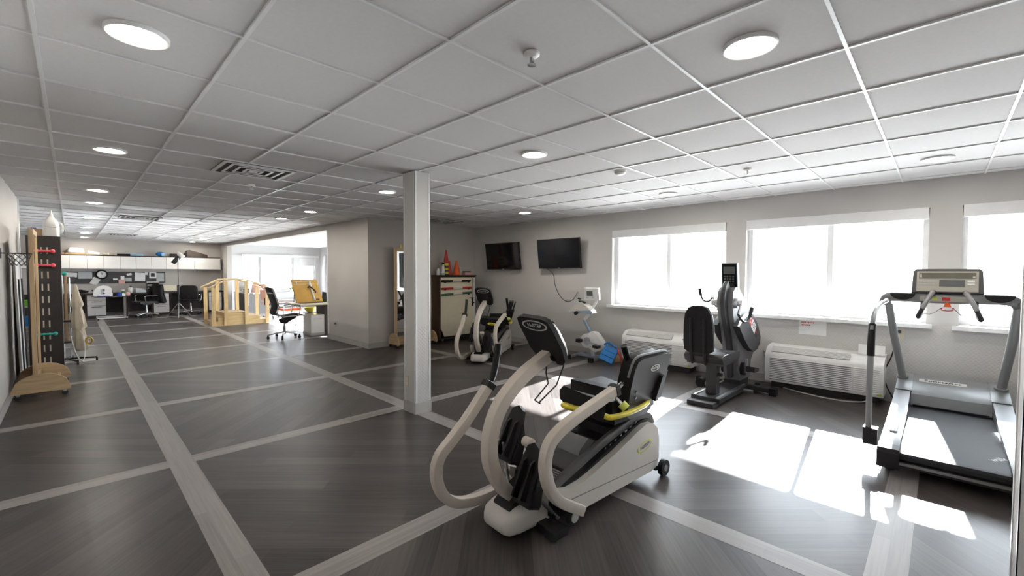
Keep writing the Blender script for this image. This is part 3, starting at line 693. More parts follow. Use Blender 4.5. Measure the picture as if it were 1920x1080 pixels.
cov = [(.60, .80), (.72, .86), (.90, .915), (1.02, .92), (1.16, .85), (1.28, .745), (1.365, .61), (1.35, .53), (1.25, .47), (1.12, .455), (.95, .52), (.78, .64)]
for s in (-1, 1):
    a, c_ = sorted((s*.083, s*.155))
    cv = MB().prism(cov, 'xz', a, c_, .03, 4).build('side_cover', 'erg_dark', T)
    if s < 0:
        M0 = basis((1.065, -.1552, .775), (.79, 0, -.61), (.61, 0, .79))
        MB(M0).box(-.185, -.055, -.05, .06, -.001, .0012).build('label_red', 'red', cv)
        MB(M0).box(-.055, .11, -.05, .06, -.001, .0012).build('label_white', 'white_plastic', cv)
        MB(M0).box(.11, .19, -.05, .06, -.001, .0012).build('label_dark', 'black_gloss', cv)
        text('SCI', .085, M0 @ Matrix.Translation((-.12, .004, .0015)), 'white_plastic', cv)
        text('FIT', .095, M0 @ Matrix.Translation((.028, .004, .0015)), 'dark_grey', cv)
        text('PRO', .038, M0 @ Matrix.Translation((.15, .004, .0015)), 'red', cv)
    hub = MB().cyl((.66, s*.08, 1.06), (.66, s*.125, 1.06), .06, 20).cyl((.66, s*.12, 1.06), (.66, s*.17, 1.06), .038, 18).build('crank_hub', 'steel', T)
    if s < 0:
        MB().tube([(.66, -.155, 1.06), (.56, -.165, .975), (.52, -.17, .94)], .017, 10, up=(0, 1, 0)).build('crank_arm', 'chrome', hub)
        MB().tube(smooth_path([(.52, -.165, .945), (.51, -.20, .89), (.54, -.225, .862), (.61, -.235, .872), (.67, -.24, .92), (.72, -.24, .985)], 5), .0125, 10).build('handle_bar', 'dark_metal', hub)
        MB().tube([(.665, -.24, .915), (.735, -.24, 1.01)], .02, 12, up=(0, 1, 0)).build('hand_grip', 'black_plastic', hub)
    else:
        MB().tube([(.66, .155, 1.06), (.65, .16, 1.11), (.645, .165, 1.13)], .017, 10, up=(0, 1, 0)).build('crank_arm', 'chrome', hub)
        MB().tube(smooth_path([(.645, .16, 1.12), (.65, .20, 1.07), (.66, .255, 1.065), (.66, .29, 1.10), (.66, .305, 1.15)], 5), .011, 10).build('handle_bar', 'dark_metal', hub)
        MB().tube([(.66, .303, 1.13), (.65, .318, 1.215)], .018, 12, up=(0, 1, 0)).build('hand_grip', 'black_plastic', hub)
    ph = MB().cyl((.92, s*.08, .27), (.92, s*.125, .27), .075, 20).build('pedal_hub', 'black_plastic', T)
    MB().obox((.92, s*.135, .31), (.03, .02, .17), (0, .25, 0), .006).build('pedal_crank', 'steel', ph)
    MB().prism([(.87, .315), (1.0, .29), (1.04, .275), (1.02, .245), (.88, .25)], 'xz', min(s*.15, s*.24), max(s*.15, s*.24), .012).build('foot_pedal', 'dark_metal', ph)
nk = MB().box(.69, .76, -.05, .05, 1.20, 1.28, .01).build('console_neck', 'black_plastic', T)
C = Matrix.Translation((.735, .0, 1.365)) @ Matrix.Rotation(rad(-8), 4, 'Y')
cs = MB(C).box(-.024, .03, -.088, .088, -.155, .155, .012, 3).build('console', 'mid_grey', T)
MB(C).box(-.028, -.02, -.078, .078, -.145, .145, .004).build('console_face', 'black_gloss', cs)
MB(C).box(-.030, -.027, -.062, .062, .03, .115).build('display', 'lcd_grey', cs)
for k in range(3):
    for j in range(4):
        MB(C).box(-.0305, -.027, -.05+.03*j, -.03+.03*j, -.005-.03*k, .012-.03*k).build('key', 'lcd_grey', cs)
MB(C).box(-.0305, -.027, -.055, -.02, -.128, -.112).build('stop_key', 'red', cs)
MB(C).box(-.0305, -.027, .015, .05, -.128, -.112).build('start_key', 'teal', cs)

# ================================================================== TREADMILL
T = thing('treadmill', 'silver treadmill with long handrails and console, seen from its belt end', 'treadmill', (0, 0, 0), 0)
yl, yr = .285, -.455        # outer faces of the side rails
bl, br = .175, -.345        # belt edges
MB().box(4.02, 5.62, br-.02, bl+.02, .055, .135, .006).build('deck_frame', 'dark_metal', T)
belt = [(3.955, .155), (3.965, .172), (4.0, .180), (5.62, .180), (5.62, .150), (4.0, .118), (3.965, .128)]
MB().prism(belt, 'xz', br, bl, .004).build('running_belt', 'belt', T)
MB().box(3.962, 3.985, br-.01, bl+.01, .088, .106, .004).build('rear_strip', 'mid_grey', T)
def side_rail(y0, y1):
    prof = [(3.97, .075), (3.96, .165), (4.0, .19), (4.5, .205), (5.0, .235), (5.35, .275), (5.55, .31), (5.72, .325), (5.75, .10), (5.5, .06)]
    r = MB().prism(prof, 'xz', y0, y1, .018, 3).build('side_rail', 'silver_paint', T)
    MB().prism([(3.93, .06), (3.925, .165), (3.95, .192), (4.05, .196), (4.05, .055)], 'xz', y0-.004, y1+.004, .008).build('end_cap', 'black_plastic', r)
    return r
side_rail(bl, yl); side_rail(yr, br)
MB().box(4.35, 4.6, bl+.03, bl+.075, .205, .214, .003).build('rail_sticker', 'ring_grey', T)
hood = [(5.45, .185), (5.475, .285), (5.53, .318), (5.72, .362), (5.93, .392), (6.06, .36), (6.10, .20), (6.08, .06), (5.62, .05), (5.60, .185)]
h = MB().prism(hood, 'xz', br+.004, bl-.004, .014, 3).build('motor_hood', 'silver_paint', T)
for ya, yb_ in ((yr+.004, br+.01), (bl-.01, yl-.004)):
    MB().prism([(5.50, .31), (5.56, .335), (5.72, .372), (5.93, .402), (6.06, .365), (6.12, .20), (6.10, .05), (5.70, .05)], 'xz', ya, yb_, .016, 3).build('hood_shoulder', 'silver_paint', h)
MB().box(5.425, 5.445, br+.02, bl-.02, .183, .196).build('hood_lip', 'black_plastic', h)
M0 = basis((5.76, -.035, .370), (0, -1, 0), (1, 0, .185))
MB(M0).box(-.16, .16, -.036, .036, -.003, .002, .001).build('name_plate', 'white_plastic', h)
text('SportsArt', .062, M0 @ Matrix.Translation((0, 0, .003)), 'black_gloss', h)
text('walk', .07, basis((4.25, -.30, .1812), (.8, -.6, 0), (.6, .8, 0)), 'ring_grey', T)
for x in (4.1, 5.9):
    for y in (yl-.06, yr+.06):
        MB().cyl((x, y, .0015), (x, y, .07), .028, 14).build('foot', 'black_plastic', T)
for s, yb, yt in ((1, .245, .345), (-1, -.405, -.455)):
    up = MB().tube(smooth_path([(5.74, yb, .37), (5.72, yb+.004*s, .43), (5.55, (yb+yt)/2+.01*s, .80), (5.40, yt, 1.13)], 6), .031, 14, up=(0, 1, 0)).build('upright', 'silver_paint', T)
    MB().cyl((5.745, yb, .368), (5.735, yb, .40), .045, 18).build('upright_collar', 'mid_grey', up)
    yh = .352 if s > 0 else -.515
    hr = MB().tube(smooth_path([(5.36, yt+.01*s, 1.155), (5.1, yh-.006*s, 1.155), (4.75, yh, 1.15), (4.42, yh, 1.135), (4.22, yh, 1.075), (4.125, yh, .97), (4.105, yh, .80), (4.10, yh, .5), (4.10, yh, .24)], 6), .019, 12, up=(0, 1, 0)).build('hand_rail', 'silver_paint', T)
    MB().tube(smooth_path([(4.16, yh, 1.025), (4.122, yh, .95), (4.105, yh, .84), (4.103, yh, .80)], 4), .0235, 12, up=(0, 1, 0)).build('rail_grip', 'black_plastic', hr)
    MB().box(4.065, 4.14, min(yh-s*.055, yh+s*.028), max(yh-s*.055, yh+s*.028), .155, .275, .006).build('rail_bracket', 'black_plastic', hr)
bar = MB().sweep(smooth_path([(5.42, .375, 1.13), (5.37, .355, 1.175), (5.345, .29, 1.19), (5.34, 0, 1.185), (5.34, -.3, 1.19), (5.365, -.42, 1.18), (5.42, -.465, 1.13)], 4), rrect(.085, .07, .02), (1, 0, 0)).build('console_bar', 'silver_paint', T)
for y in (.245, -.345):
    n = 18; pts = [(.085*math.cos(PI+PI*i/n), .012+.058*math.sin(PI+PI*i/n)) for i in range(n+1)]
    MB(Matrix.Translation((5.298, y, 1.212))).prism([(p, q) for p, q in pts], 'yz', -.012, .012, .004).build('cup_holder', 'black_plastic', bar)
C = Matrix.Translation((5.34, -.035, 1.335)) @ Matrix.Rotation(rad(14), 4, 'Y')
cs = MB(C).prism([(-.222, -.105), (.222, -.105), (.215, .085), (.195, .108), (-.195, .108), (-.215, .085)], 'yz', -.018, .03, .012, 3).build('console', 'dark_grey', T)
MB(C).box(-.022, -.015, -.19, .19, -.095, .085, .002).build('console_face', 'keypad', cs)
MB(C).box(-.0245, -.02, -.175, .175, .022, .072, .002).build('display', 'lcd_olive', cs)
MB(C).box(-.0245, -.02, -.11, .045, -.048, .008).build('display', 'lcd_grey', cs)
for r_ in range(2):
    for k in range(4):
        MB(C).box(-.0245, -.021, .07+.028*k, .092+.028*k, -.012-.026*r_, .003-.026*r_).build('key', 'ring_grey', cs)
for r_ in range(2):
    MB(C).box(-.0245, -.021, -.168, -.125, -.010-.026*r_, .005-.026*r_).build('key', 'white_plastic', cs)
MB(C).box(-.0245, -.021, -.172, -.155, .026, .040).build('logo_dot', 'white_plastic', cs)
MB(C).prism([(.155, .03), (.172, .03), (.168, .062), (.160, .068)], 'yz', -.0255, -.022).build('logo_mark', 'keypad', cs)
MB().box(5.293, 5.306, -.20, .13, 1.16, 1.205, .003).build('key_strip', 'keypad', bar)
MB().box(5.290, 5.294, .02, .05, 1.172, 1.195).build('start_key', 'lime', bar); MB().box(5.290, 5.294, -.06, -.01, 1.168, 1.198).build('stop_key', 'red', bar)
for s, y0 in ((1, .04), (-1, -.145)):
    p = smooth_path([(5.33, y0, 1.245), (5.26, y0+.012*s, 1.235), (5.16, y0+.045*s, 1.16), (5.10, y0+.085*s, 1.06), (5.12, y0+.092*s, 1.03), (5.18, y0+.08*s, 1.05), (5.28, y0+.07*s, 1.13), (5.32, y0+.07*s, 1.165)], 5)
    hb = MB().tube(p, .0165, 12).build('pulse_handle', 'dark_metal', T)
    MB().tube(p[4:14], .0185, 12).build('pulse_sleeve', 'mid_grey', hb)
sk = MB().prism([(-.024, 1.115), (.024, 1.115), (.016, 1.145), (.0, 1.158), (-.016, 1.145)], 'yz', 5.285, 5.295, .003, M=Matrix.Translation((0, -.045, 0))).build('safety_key', 'orange', T)
MB().tube(smooth_path([(5.288, -.075, 1.11), (5.28, -.08, 1.09), (5.28, -.045, 1.083), (5.28, -.01, 1.09), (5.288, -.015, 1.11)], 5), .004, 8).build('key_loop', 'red', sk)
MB().tube(smooth_path([(5.285, -.015, 1.11), (5.25, .05, 1.055), (5.25, .10, 1.05)], 4), .0022, 6).tube(smooth_path([(5.285, -.08, 1.11), (5.25, -.12, 1.06), (5.25, -.13, 1.05)], 4), .0022, 6).build('key_cord', 'brown_dark', sk)
# ================================================================== WALL AIR CONDITIONERS
def ac_unit(y0, y1, label, lid):
    T = thing('air_conditioner', label, 'air conditioner', (XW, (y0+y1)/2, 0), 0, 'white wall air conditioners under the windows')
    h = (y1-y0)/2; D = -.30
    MB().prism([(-.003, .085), (D, .085), (D-.012, .12), (D-.012, .40), (D+.004, .435), (D+.05, .478), (D+.09, .50), (-.10, .515), (-.003, .515)], 'xz', -h, h, .012, 3).build('cabinet', 'ac_white', T)
    MB().box(-.22, -.003, -h+.05, h-.05, .0015, .084).build('sub_base', 'dark_hole', T)
    # intake louvres on the front, control side on the right (-y)
    split = -h+.26
    for k in range(13):
        z = .125+.021*k
        MB().obox((D-.013, (h-.05+split+.01)/2, z), (.014, h-.05-split-.01, .010), (0, .5, 0)).build('louvre_slat', 'ac_white', T)
        MB().obox((D-.013, (split-.01-h+.03)/2, z), (.010, split-.01+h-.03, .008), (0, .5, 0)).build('louvre_slat', 'ac_white', T)
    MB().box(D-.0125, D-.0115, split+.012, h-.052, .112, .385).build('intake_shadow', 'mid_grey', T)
    # outlet grille on the sloping top
    g = Matrix.Translation((D+.045, 0, .472)) @ Matrix.Rotation(rad(-40), 4, 'Y')
    MB(g).box(-.045, .045, split+.03, h-.06, .0, .008).build('outlet_bed', 'ring_grey', T)
    for k in range(7):
        MB(g).box(-.042+.0135*k, -.036+.0135*k, split+.03, h-.06, .007, .014).build('outlet_slat', 'ac_white', T)
    MB(g).box(-.02, -.012, -h+.10, -h+.14, .004, .0085).build('badge', 'ink_dark', T)
    MB().box(D-.0135, D-.011, -h+.012, -h+.05, .10, .125).build('energy_sticker', 'lime', T)
    if lid:
        l = MB(Matrix.Translation((D+.11, -h+.13, .518)) @ Matrix.Rotation(rad(8), 4, 'Y')).box(-.005, .006, -.125, .10, .0, .105, .004).build('control_lid', 'ac_white', T)
    return T
ac_unit(2.43, 3.50, 'white air conditioner under the first window, beside the blue bike', False)
ac2 = ac_unit(0.40, 1.515, 'white air conditioner under the notice with its control lid open', True)
AT = MB(Matrix.Translation((-XW, -(0.40+1.515)/2, 0)))
AT.tube(smooth_path([(6.272, 1.56, .36), (6.24, 1.565, .34), (6.20, 1.56, .20), (6.16, 1.50, .06), (6.10, 1.38, .012), (5.98, 1.15, .008), (5.90, .9, .008), (5.90, .70, .008), (5.97, .56, .02), (6.05, .52, .045)], 6), .007, 8, up=(0, .3, 1)).build('power_cord', 'cream_shell', ac2)
MB(Matrix.Translation((-XW, -(0.40+1.515)/2, 0))).obox((6.245, 1.565, .40), (.03, .03, .05), (0.5, 0, 0), .006).build('plug', 'orange', ac2)
T = thing('conduit_box', 'small steel wall socket box at the left end of the open-lid air conditioner', 'outlet', (XW, 1.585, .355))
MB().box(-.029, -.0005, -.028, .028, -.05, .05, .005).build('box', 'steel', T)
MB().box(-.031, -.028, -.018, .018, -.03, .03, .002).build('cover_plate', 'ring_grey', T)

# wall outlet by the treadmill with cord, and the notice
T = thing('wall_outlet', 'beige wall outlet with white plug behind the treadmill upright', 'outlet', (XW, .305, .745))
MB().box(-.006, -.0005, -.04, .04, -.06, .06, .002).build('plate', 'beige_plate', T)
MB().box(-.009, -.005, -.016, .016, .012, .045).build('socket', 'ink_dark', T)
MB().box(-.04, -.005, .0, .032, -.05, -.012, .005).build('plug', 'white_plastic', T)
MB().tube(smooth_path([(-.035, .016, -.045), (-.05, .03, -.12), (-.045, .06, -.26), (-.05, .11, -.42), (-.06, .09, -.56), (-.10, .02, -.70), (-.14, -.02, -.735)], 6), .006, 8, up=(1, 0, .1)).build('cord', 'black_plastic', T)
T = thing('wall_outlet', 'small pale outlet plate low on the pier wall beside the opening', 'outlet', (XP, 8.80, .335))
MB().box(-.006, -.0005, -.06, .06, -.045, .045, .002).build('plate', 'ring_grey', T)
MB().box(-.010, -.005, -.045, .02, -.006, .02).build('socket', 'ink_dark', T)
T = thing('paper_notice', 'white paper notice with red lines of print below the second window', 'notice', (XW, 1.092, .762))
MB().box(-.004, -.0005, -.14, .14, -.105, .105).build('sheet', 'paper', T)
for k, (a, b) in enumerate(((-.115, .09), (-.115, .02), (-.115, -.02))):
    n = 11 if k == 0 else (8 if k == 1 else 5)
    w = (b-a)/n
    for j in range(n):
        MB().box(-.0048, -.0039, -(a+w*j+.002), -(a+w*(j+.78)), .067-.032*k, .082-.032*k).build('printed_word', 'ink_red', T)

# ================================================================== WALL SCREENS
def tv(y0, y1, z0, z1, label):
    T = thing('wall_tv', label, 'television', (XW, (y0+y1)/2, (z0+z1)/2)); w, h = (y1-y0)/2, (z1-z0)/2
    M = Matrix.Translation((-.13, 0, 0)) @ Matrix.Rotation(rad(-7), 4, 'Y') @ Matrix.Rotation(rad(2.0), 4, 'Z')
    MB(M).box(-.018, .022, -w, w, -h, h, .006).build('bezel', 'black_plastic', T)
    MB(M).box(-.0205, -.017, -w+.014, w-.014, -h+.024, h-.014).build('screen', 'screen', T)
    MB(M).box(.02, .055, -w*.6, w*.6, -h*.75, h*.4, .012).build('rear_housing', 'black_plastic', T)
    MB(M).box(-.0215, -.017, -.022, .022, -h+.008, -h+.016).build('maker_mark', 'ring_grey', T)
    MB().box(-.10, -.0005, -.05, .05, -.10, .10, .004).build('wall_bracket', 'dark_metal', T)
    return T
tv(5.885, 6.815, 1.46, 2.0, 'black wall television nearest the back corner')
t2 = tv(4.44, 5.375, 1.475, 2.012, 'black wall television with a dangling cord, above the blue bike')
MB().tube(smooth_path([(-.12, .30, -.26), (-.05, .22, -.34), (-.012, .20, -.42), (-.010, .17, -.58), (-.010, .08, -.74), (-.010, -.02, -.83), (-.012, -.14, -.86), (-.012, -.25, -.81), (-.03, -.36, -.68)], 6), .005, 8, up=(1, 0, .1)).build('cord', 'dark_grey', t2)

# ================================================================== MOTORISED THERAPY BIKE AT THE WALL
T = thing('therapy_bike', 'white and blue therapy pedal bike with small screen against the window wall', 'exercise machine', (5.90, 4.0, 0))
def yz(pts): return [(y-4.0, z) for y, z in pts]
MB().prism(yz([(3.985, .455), (3.93, .45), (3.87, .41), (3.74, .255), (3.75, .21), (3.90, .13), (4.02, .18), (4.075, .24), (4.085, .32), (4.05, .41)]), 'yz', -.055, .06, .02, 3).build('housing', 'white_plastic', T)
d = MB().cyl((-.058, .055, .30), (-.078, .055, .30), .115, 30).build('crank_disc', 'white_plastic', T)
MB().cyl((-.076, .035, .30), (-.096, .035, .30), .062, 20).build('crank_hub', 'steel', d)
MB().obox((-.10, -.05, .275), (.018, .20, .03), (.12, 0, 0), .006).build('crank_arm', 'steel', d)
MB().obox((-.13, .16, .30), (.09, .07, .05), (.1, 0, 0), .008).build('pedal', 'black_plastic', T)
MB().obox((-.14, -.18, .24), (.10, .09, .04), (.1, 0, 0), .008).build('pedal', 'black_plastic', T)
MB().sweep([(0, .01, .40), (0, .08, .52), (0, .155, .63)], rrect(.055, .05, .01), (1, 0, 0)).build('column_tube', 'steel_blue', T)
MB().sweep([(-.005, .15, .625), (-.005, .07, .71), (-.005, .0, .765)], rrect(.05, .04, .01), (1, 0, 0)).build('upper_arm', 'white_plastic', T)
MB().prism(yz([(4.40, .765), (4.37, .79), (4.30, .865), (4.23, .895), (4.12, .89), (4.03, .84), (3.97, .78), (3.96, .75), (4.38, .752)]), 'yz', -.085, .07, .022, 3).build('arm_module', 'cream_shell', T)
MB().prism(yz([(4.36, .742), (4.34, .765), (3.98, .80), (3.95, .78), (3.95, .735)]), 'yz', -.092, -.075, .004).build('module_side', 'steel_blue', T)
MB().cyl((-.09, .24, .745), (-.13, .24, .735), .03, 12).build('module_clamp', 'black_plastic', T)
for k, (y, z) in enumerate(((.19, .935), (.21, .975), (.12, .92))):
    MB().obox((-.06, y, z), (.04, .05, .022), (.2*k, 0, 0), .006).build('hand_clip', 'black_plastic', T)
MB().sweep([(0, -.01, .84), (0, -.06, .90), (0, -.10, .985)], rrect(.03, .03, .006), (1, 0, 0)).build('screen_stem', 'white_plastic', T)
C = Matrix.Translation((-.03, -.01, 1.06)) @ Matrix.Rotation(rad(-12), 4, 'Y') @ Matrix.Rotation(rad(12), 4, 'Z') @ Matrix.Rotation(rad(2), 4, 'X')
cs = MB(C).box(-.022, .03, -.128, .128, -.098, .098, .016, 3).build('display_head', 'white_plastic', T)
MB(C).box(-.0245, -.02, -.03, .085, -.035, .058).build('screen_frame', 'ring_grey', cs)
MB(C).box(-.026, -.02, -.02, .075, -.025, .05).build('screen', 'lcd_grey', cs)
for y in (.075, -.02):
    MB(C).box(-.0255, -.02, y-.018, y+.018, -.062, -.052).build('key', 'steel_blue', cs)
for s in (-.16, .28):
    b = MB().sweep([(-.26, s, .035), (0, s, .04), (.22, s, .035)], rrect(.05, .045, .01), (0, 0, 1)).build('floor_bar', 'silver_paint', T)
    MB().box(-.29, -.24, s-.04, s+.04, .004, .075, .01).build('bar_foot', 'black_plastic', b)
MB().sweep([(0, .28, .05), (0, .06, .055), (0, -.16, .05)], rrect(.06, .045, .01), (0, 0, 1)).build('base_beam', 'steel_blue', T)
MB().sweep([(0, -.05, .06), (0, -.02, .15)], rrect(.07, .07, .01), (1, 0, 0)).build('base_stem', 'steel', T)
# bright blue straps and cuffs lying at its foot
T = thing('leg_cuff', 'bright blue padded leg cuff draped at the foot of the therapy bike', 'leg cuff', (5.77, 3.585, 0))
M = Matrix.Translation((-.03, -.0, .148)) @ Euler((rad(58), 0, rad(-62))).to_matrix().to_4x4() @ Matrix.Rotation(rad(-24), 4, 'Z') @ Matrix.Scale(1.25, 4)
for k in range(3):
    MB(M @ Matrix.Translation((0, -.066+.066*k, .006*(k % 2)))).box(-.085, .085, -.031, .031, -.022, .022, .020, 4).build('padding_roll', 'blue', T)
MB().tube(smooth_path([(.0, .10, .29), (.02, .03, .32), (.04, -.06, .27), (.05, -.13, .25)], 5), .016, 8).build('strap', 'blue', T)
MB().tube(smooth_path([(.03, -.12, .25), (-.0, -.15, .20), (.02, -.18, .13), (.05, -.19, .03)], 5), .012, 8).build('buckle_cord', 'red', T)
T = thing('paper_bag', 'small tan bag slumped on the floor behind the blue leg cuff', 'bag', (6.03, 3.63, 0))
MB().loft([[(x*.11*k, y*.075*k+.01*math.sin(9*x), z) for x, y in circle(1, 14)] for k, z in ((1.0, .0015), (1.08, .04), (.95, .10), (.7, .135), (.3, .145))]).build('bag_body', 'cardboard', T)
MB().tube(smooth_path([(-.05, 0, .13), (-.04, -.04, .18), (.02, -.06, .16), (.05, -.03, .12)], 5), .006, 6).build('bag_handle', 'white_plastic', T)

# ================================================================== STORAGE CART
cart = T = thing('storage_cart', 'tall dark storage cart with cream door and coloured exercise bars in the corner', 'cart', (5.06, 6.98, 0))
MB().box(0, .018, 0, .35, .10, 1.32).build('side_panel', 'walnut_z', T)
MB().box(.90, .918, 0, .35, .10, 1.32).build('side_panel', 'espresso', T)
MB().box(.018, .90, .335, .35, .10, 1.32).build('back_panel', 'espresso', T)
MB().box(-.012, .93, -.012, .362, 1.32, 1.345, .004).build('top_board', 'espresso', T)
MB().box(-.006, .924, .0, .35, .075, .10).build('bottom_board', 'espresso', T)
MB().prism([(.02, 1.30), (.02, .285), (.06, .22), (.10, .125), (.86, .125), (.895, .16), (.895, 1.30)], 'xz', -.010, .004, .003).build('door', 'cream_box', T)
MB().box(.845, .897, -.0135, -.008, .14, 1.29).build('door_edge', 'white_plastic', T)
for x in (.09, .83):
    for y in (.05, .30):
        c_ = MB().box(x-.022, x+.022, y-.02, y+.02, .045, .075, .004).build('caster_plate', 'steel', T)
        MB().cyl((x-.014, y, .029), (x+.014, y, .029), .0275, 16).build('caster_wheel', 'dark_grey', c_)
for k, (z, m1, z2) in enumerate(((1.225, 'black_plastic', 1.225), (1.075, 'red', 1.085), (.955, 'green', .985))):
    b = thing('exercise_bar', ['dowel exercise bar with black ends, topmost on the storage cart', 'dowel exercise bar with red ends on the storage cart', 'dowel exercise bar with green ends, lowest on the storage cart'][k], 'exercise bar', (5.06, 6.98, 0), 0, 'exercise bars on the storage cart')
    p0, p1 = Vector((.02, -.030, z)), Vector((.745+.03*(k > 0), -.030, z2))
    MB().cyl(p0, p0.lerp(p1, .36), .022, 12).cyl(p0.lerp(p1, .68), p1, .022, 12).build('coloured_sleeve', m1, b)
    MB().cyl(p0.lerp(p1, .35), p0.lerp(p1, .69), .018, 12).build('centre_section', 'white_plastic', b)
    for x in (.10, .70):
        MB().box(x-.006, x+.006, -.054, -.010, (z+z2)/2-.034, (z+z2)/2-.020).box(x-.006, x+.006, -.057, -.051, (z+z2)/2-.034, (z+z2)/2+.004).build('bar_hook', 'dark_metal', cart)
t = thing('hanging_strap', 'thin dark strap with clips hanging down the cart door', 'strap', (5.06, 6.98, 0))
MB().tube(smooth_path([(.83, -.018, 1.29), (.825, -.02, 1.15), (.83, -.02, 1.02), (.82, -.02, .92), (.815, -.02, .80)], 5), .006, 6).build('webbing', 'dark_grey', t)
MB().box(.74, .84, -.03, -.012, .86, .875).box(.795, .825, -.03, -.012, .70, .86, .004).box(.80, .86, -.03, -.012, .755, .775).build('clip', 'black_plastic', t)
def on_cart(x, y): return (5.06+x, 6.98+y, 1.3455)
def cone(name, label, x, y, h, r, m, cat='traffic cone', band=None):
    t = thing(name, label, cat, on_cart(x, y))
    MB().lathe([(r, .0), (r, .012), (r*.92, .014), (r*.90, .03), (.018, h), (.001, h)], 20).build('cone_body', m, t)
    if band:
        for z0, z1, bm in band:
            f = lambda z: r*.90+(0.018-r*.90)*((z-.03)/(h-.03))+.001
            MB().lathe([(f(z0), z0), (f(z1), z1)], 20).build('cone_band', bm, t)
cone('agility_cone', 'wide orange cone standing on the storage cart', .52, .14, .29, .085, 'orange')
t = thing('stacking_cones', 'tall slim red cone nested over yellow-striped cones on the storage cart', 'cone stack', on_cart(.265, .15))
MB().lathe([(.050, .0), (.050, .012), (.046, .014), (.044, .25), (.001, .25)], 18).build('lower_sleeve', 'brown_dark', t)
for z in (.02, .10, .19):
    MB().lathe([(.0475, z), (.047, z+.045)], 18).build('yellow_band', 'yellow_paint', t)
MB().lathe([(.046, .25), (.046, .30), (.018, .50), (.001, .50)], 18).build('cone_tip', 'red', t)
cone('agility_cone', 'small dark red cone behind the wide orange cone', .40, .22, .28, .045, 'red')
t = thing('spray_bottle', 'white spray bottle with dark trigger on the storage cart', 'bottle', on_cart(.165, .12))
MB().lathe([(.036, .0), (.036, .14), (.028, .17), (.013, .195), (.013, .215), (.001, .215)], 16).build('bottle', 'white_plastic', t)
MB().box(-.018, .018, -.012, .012, .215, .25, .004).box(-.05, -.015, -.008, .008, .235, .25, .003).box(-.03, -.022, -.006, .006, .195, .238).box(.015, .03, -.008, .008, .22, .245, .003).build('trigger', 'black_plastic', t)
t = thing('pump_bottle', 'squat white bottle at the left end of the cart top', 'bottle', on_cart(.055, .13))
MB().lathe([(.034, .0), (.036, .08), (.022, .105), (.018, .13), (.001, .13)], 16).build('bottle', 'white_plastic', t)
MB().lathe([(.016, .13), (.016, .15), (.001, .152)], 12).build('cap', 'ring_grey', t)
t = thing('putty_tub', 'low pale tub on the storage cart before the squat bottle', 'tub', on_cart(.10, .04))
MB().lathe([(.04, .0), (.043, .04), (.001, .04)], 16).build('tub', 'ring_grey', t)
MB().lathe([(.045, .04), (.045, .052), (.001, .053)], 16).build('lid', 'white_plastic', t)
t = thing('clear_bottle', 'slim clear bottle right of the wide orange cone', 'bottle', on_cart(.64, .17))
MB().lathe([(.022, .0), (.022, .09), (.010, .12), (.010, .15), (.001, .15)], 14).build('bottle', 'clear_plastic', t)
MB().lathe([(.012, .15), (.012, .165), (.001, .166)], 12).build('cap', 'white_plastic', t)
t = thing('tissue_box', 'small pink box at the right end of the cart top', 'box', on_cart(.80, .14))
MB().box(-.10, .10, -.06, .06, .0, .055, .003).build('carton', 'pink', t)
MB().box(-.085, .06, -.045, .045, .0555, .078, .008).build('dark_case', 'black_plastic', t)

# ================================================================== STANDING MIRRORS ON CASTERS
def half_moon(L, H, n=14):
    return [(-L/2, 0), (-L/2, .03)]+[(-L/2+L*i/n, .03+(H-.03)*math.sqrt(max(0, 1-(2*i/n-1)**2))) for i in range(1, n)]+[(L/2, .03), (L/2, 0)]
def mirror_stand(name, label, loc, rz, wd, ht, L, o=0.0):
    """local: glass faces -y, width along x, feet along y"""
    T = thing(name, label, 'mirror', loc, rz, 'wooden mirrors on casters')
    for x in (-wd/2, wd/2):
        f = MB(Matrix.Translation((x, 0, .062))).prism(half_moon(L, .205), 'yz', -.014, .014, .004).build('half_moon_foot', 'maple_y', T)
        for y in (-L/2+.05, L/2-.05):
            MB().box(x-.015, x+.015, y-.014, y+.014, .042, .062).build('caster_fork', 'steel', f)
            MB().cyl((x-.010, y, .0275), (x+.010, y, .0275), .026, 16).build('caster_wheel', 'dark_metal', f)
        sx = -1 if x < 0 else 1
        MB().box(min(x-sx*.016, x-sx*.062), max(x-sx*.016, x-sx*.062), o-.019, o+.019, .10, ht, .004).build('stile', 'maple_z', T)
    i0 = wd/2-.062
    MB().box(-i0, i0, o-.019, o+.019, ht-.06, ht, .003).build('top_rail', 'maple_x', T)
    MB().box(-i0, i0, o-.019, o+.019, .10, .20, .003).build('bottom_rail', 'maple_x', T)
    MB().box(-wd/2+.01, wd/2-.01, -L*.3, -L*.3+.022, .075, .135, .003).build('foot_stretcher', 'maple_x', T)
    MB().box(-i0, i0, o-.008, o+.004, .20, ht-.06).build('glass', 'mirror', T)
    MB().box(-i0, i0, o+.005, o+.012, .20, ht-.06).build('backing', 'brown_dark', T)
    return T
mirror_stand('standing_mirror', 'tall wooden-framed standing mirror partly hidden behind the column', (4.555, 7.14, 0), rad(-3.5), .80, 1.85, .40)
mirror_stand('standing_mirror', 'tall wooden mirror seen edge-on with half-moon feet by the left wall', (-.262, 7.44, 0), rad(90), .80, 1.865, .455, .045)
t = thing('yellow_clip', 'small yellow clip on top of the mirror behind the column', 'clip', (4.30, 7.14, 1.8505))
MB().prism([(-.012, 0), (.012, 0), (.006, .06), (-.006, .06)], 'xz', -.01, .01, .003).build('clip_body', 'yellow_paint', t)

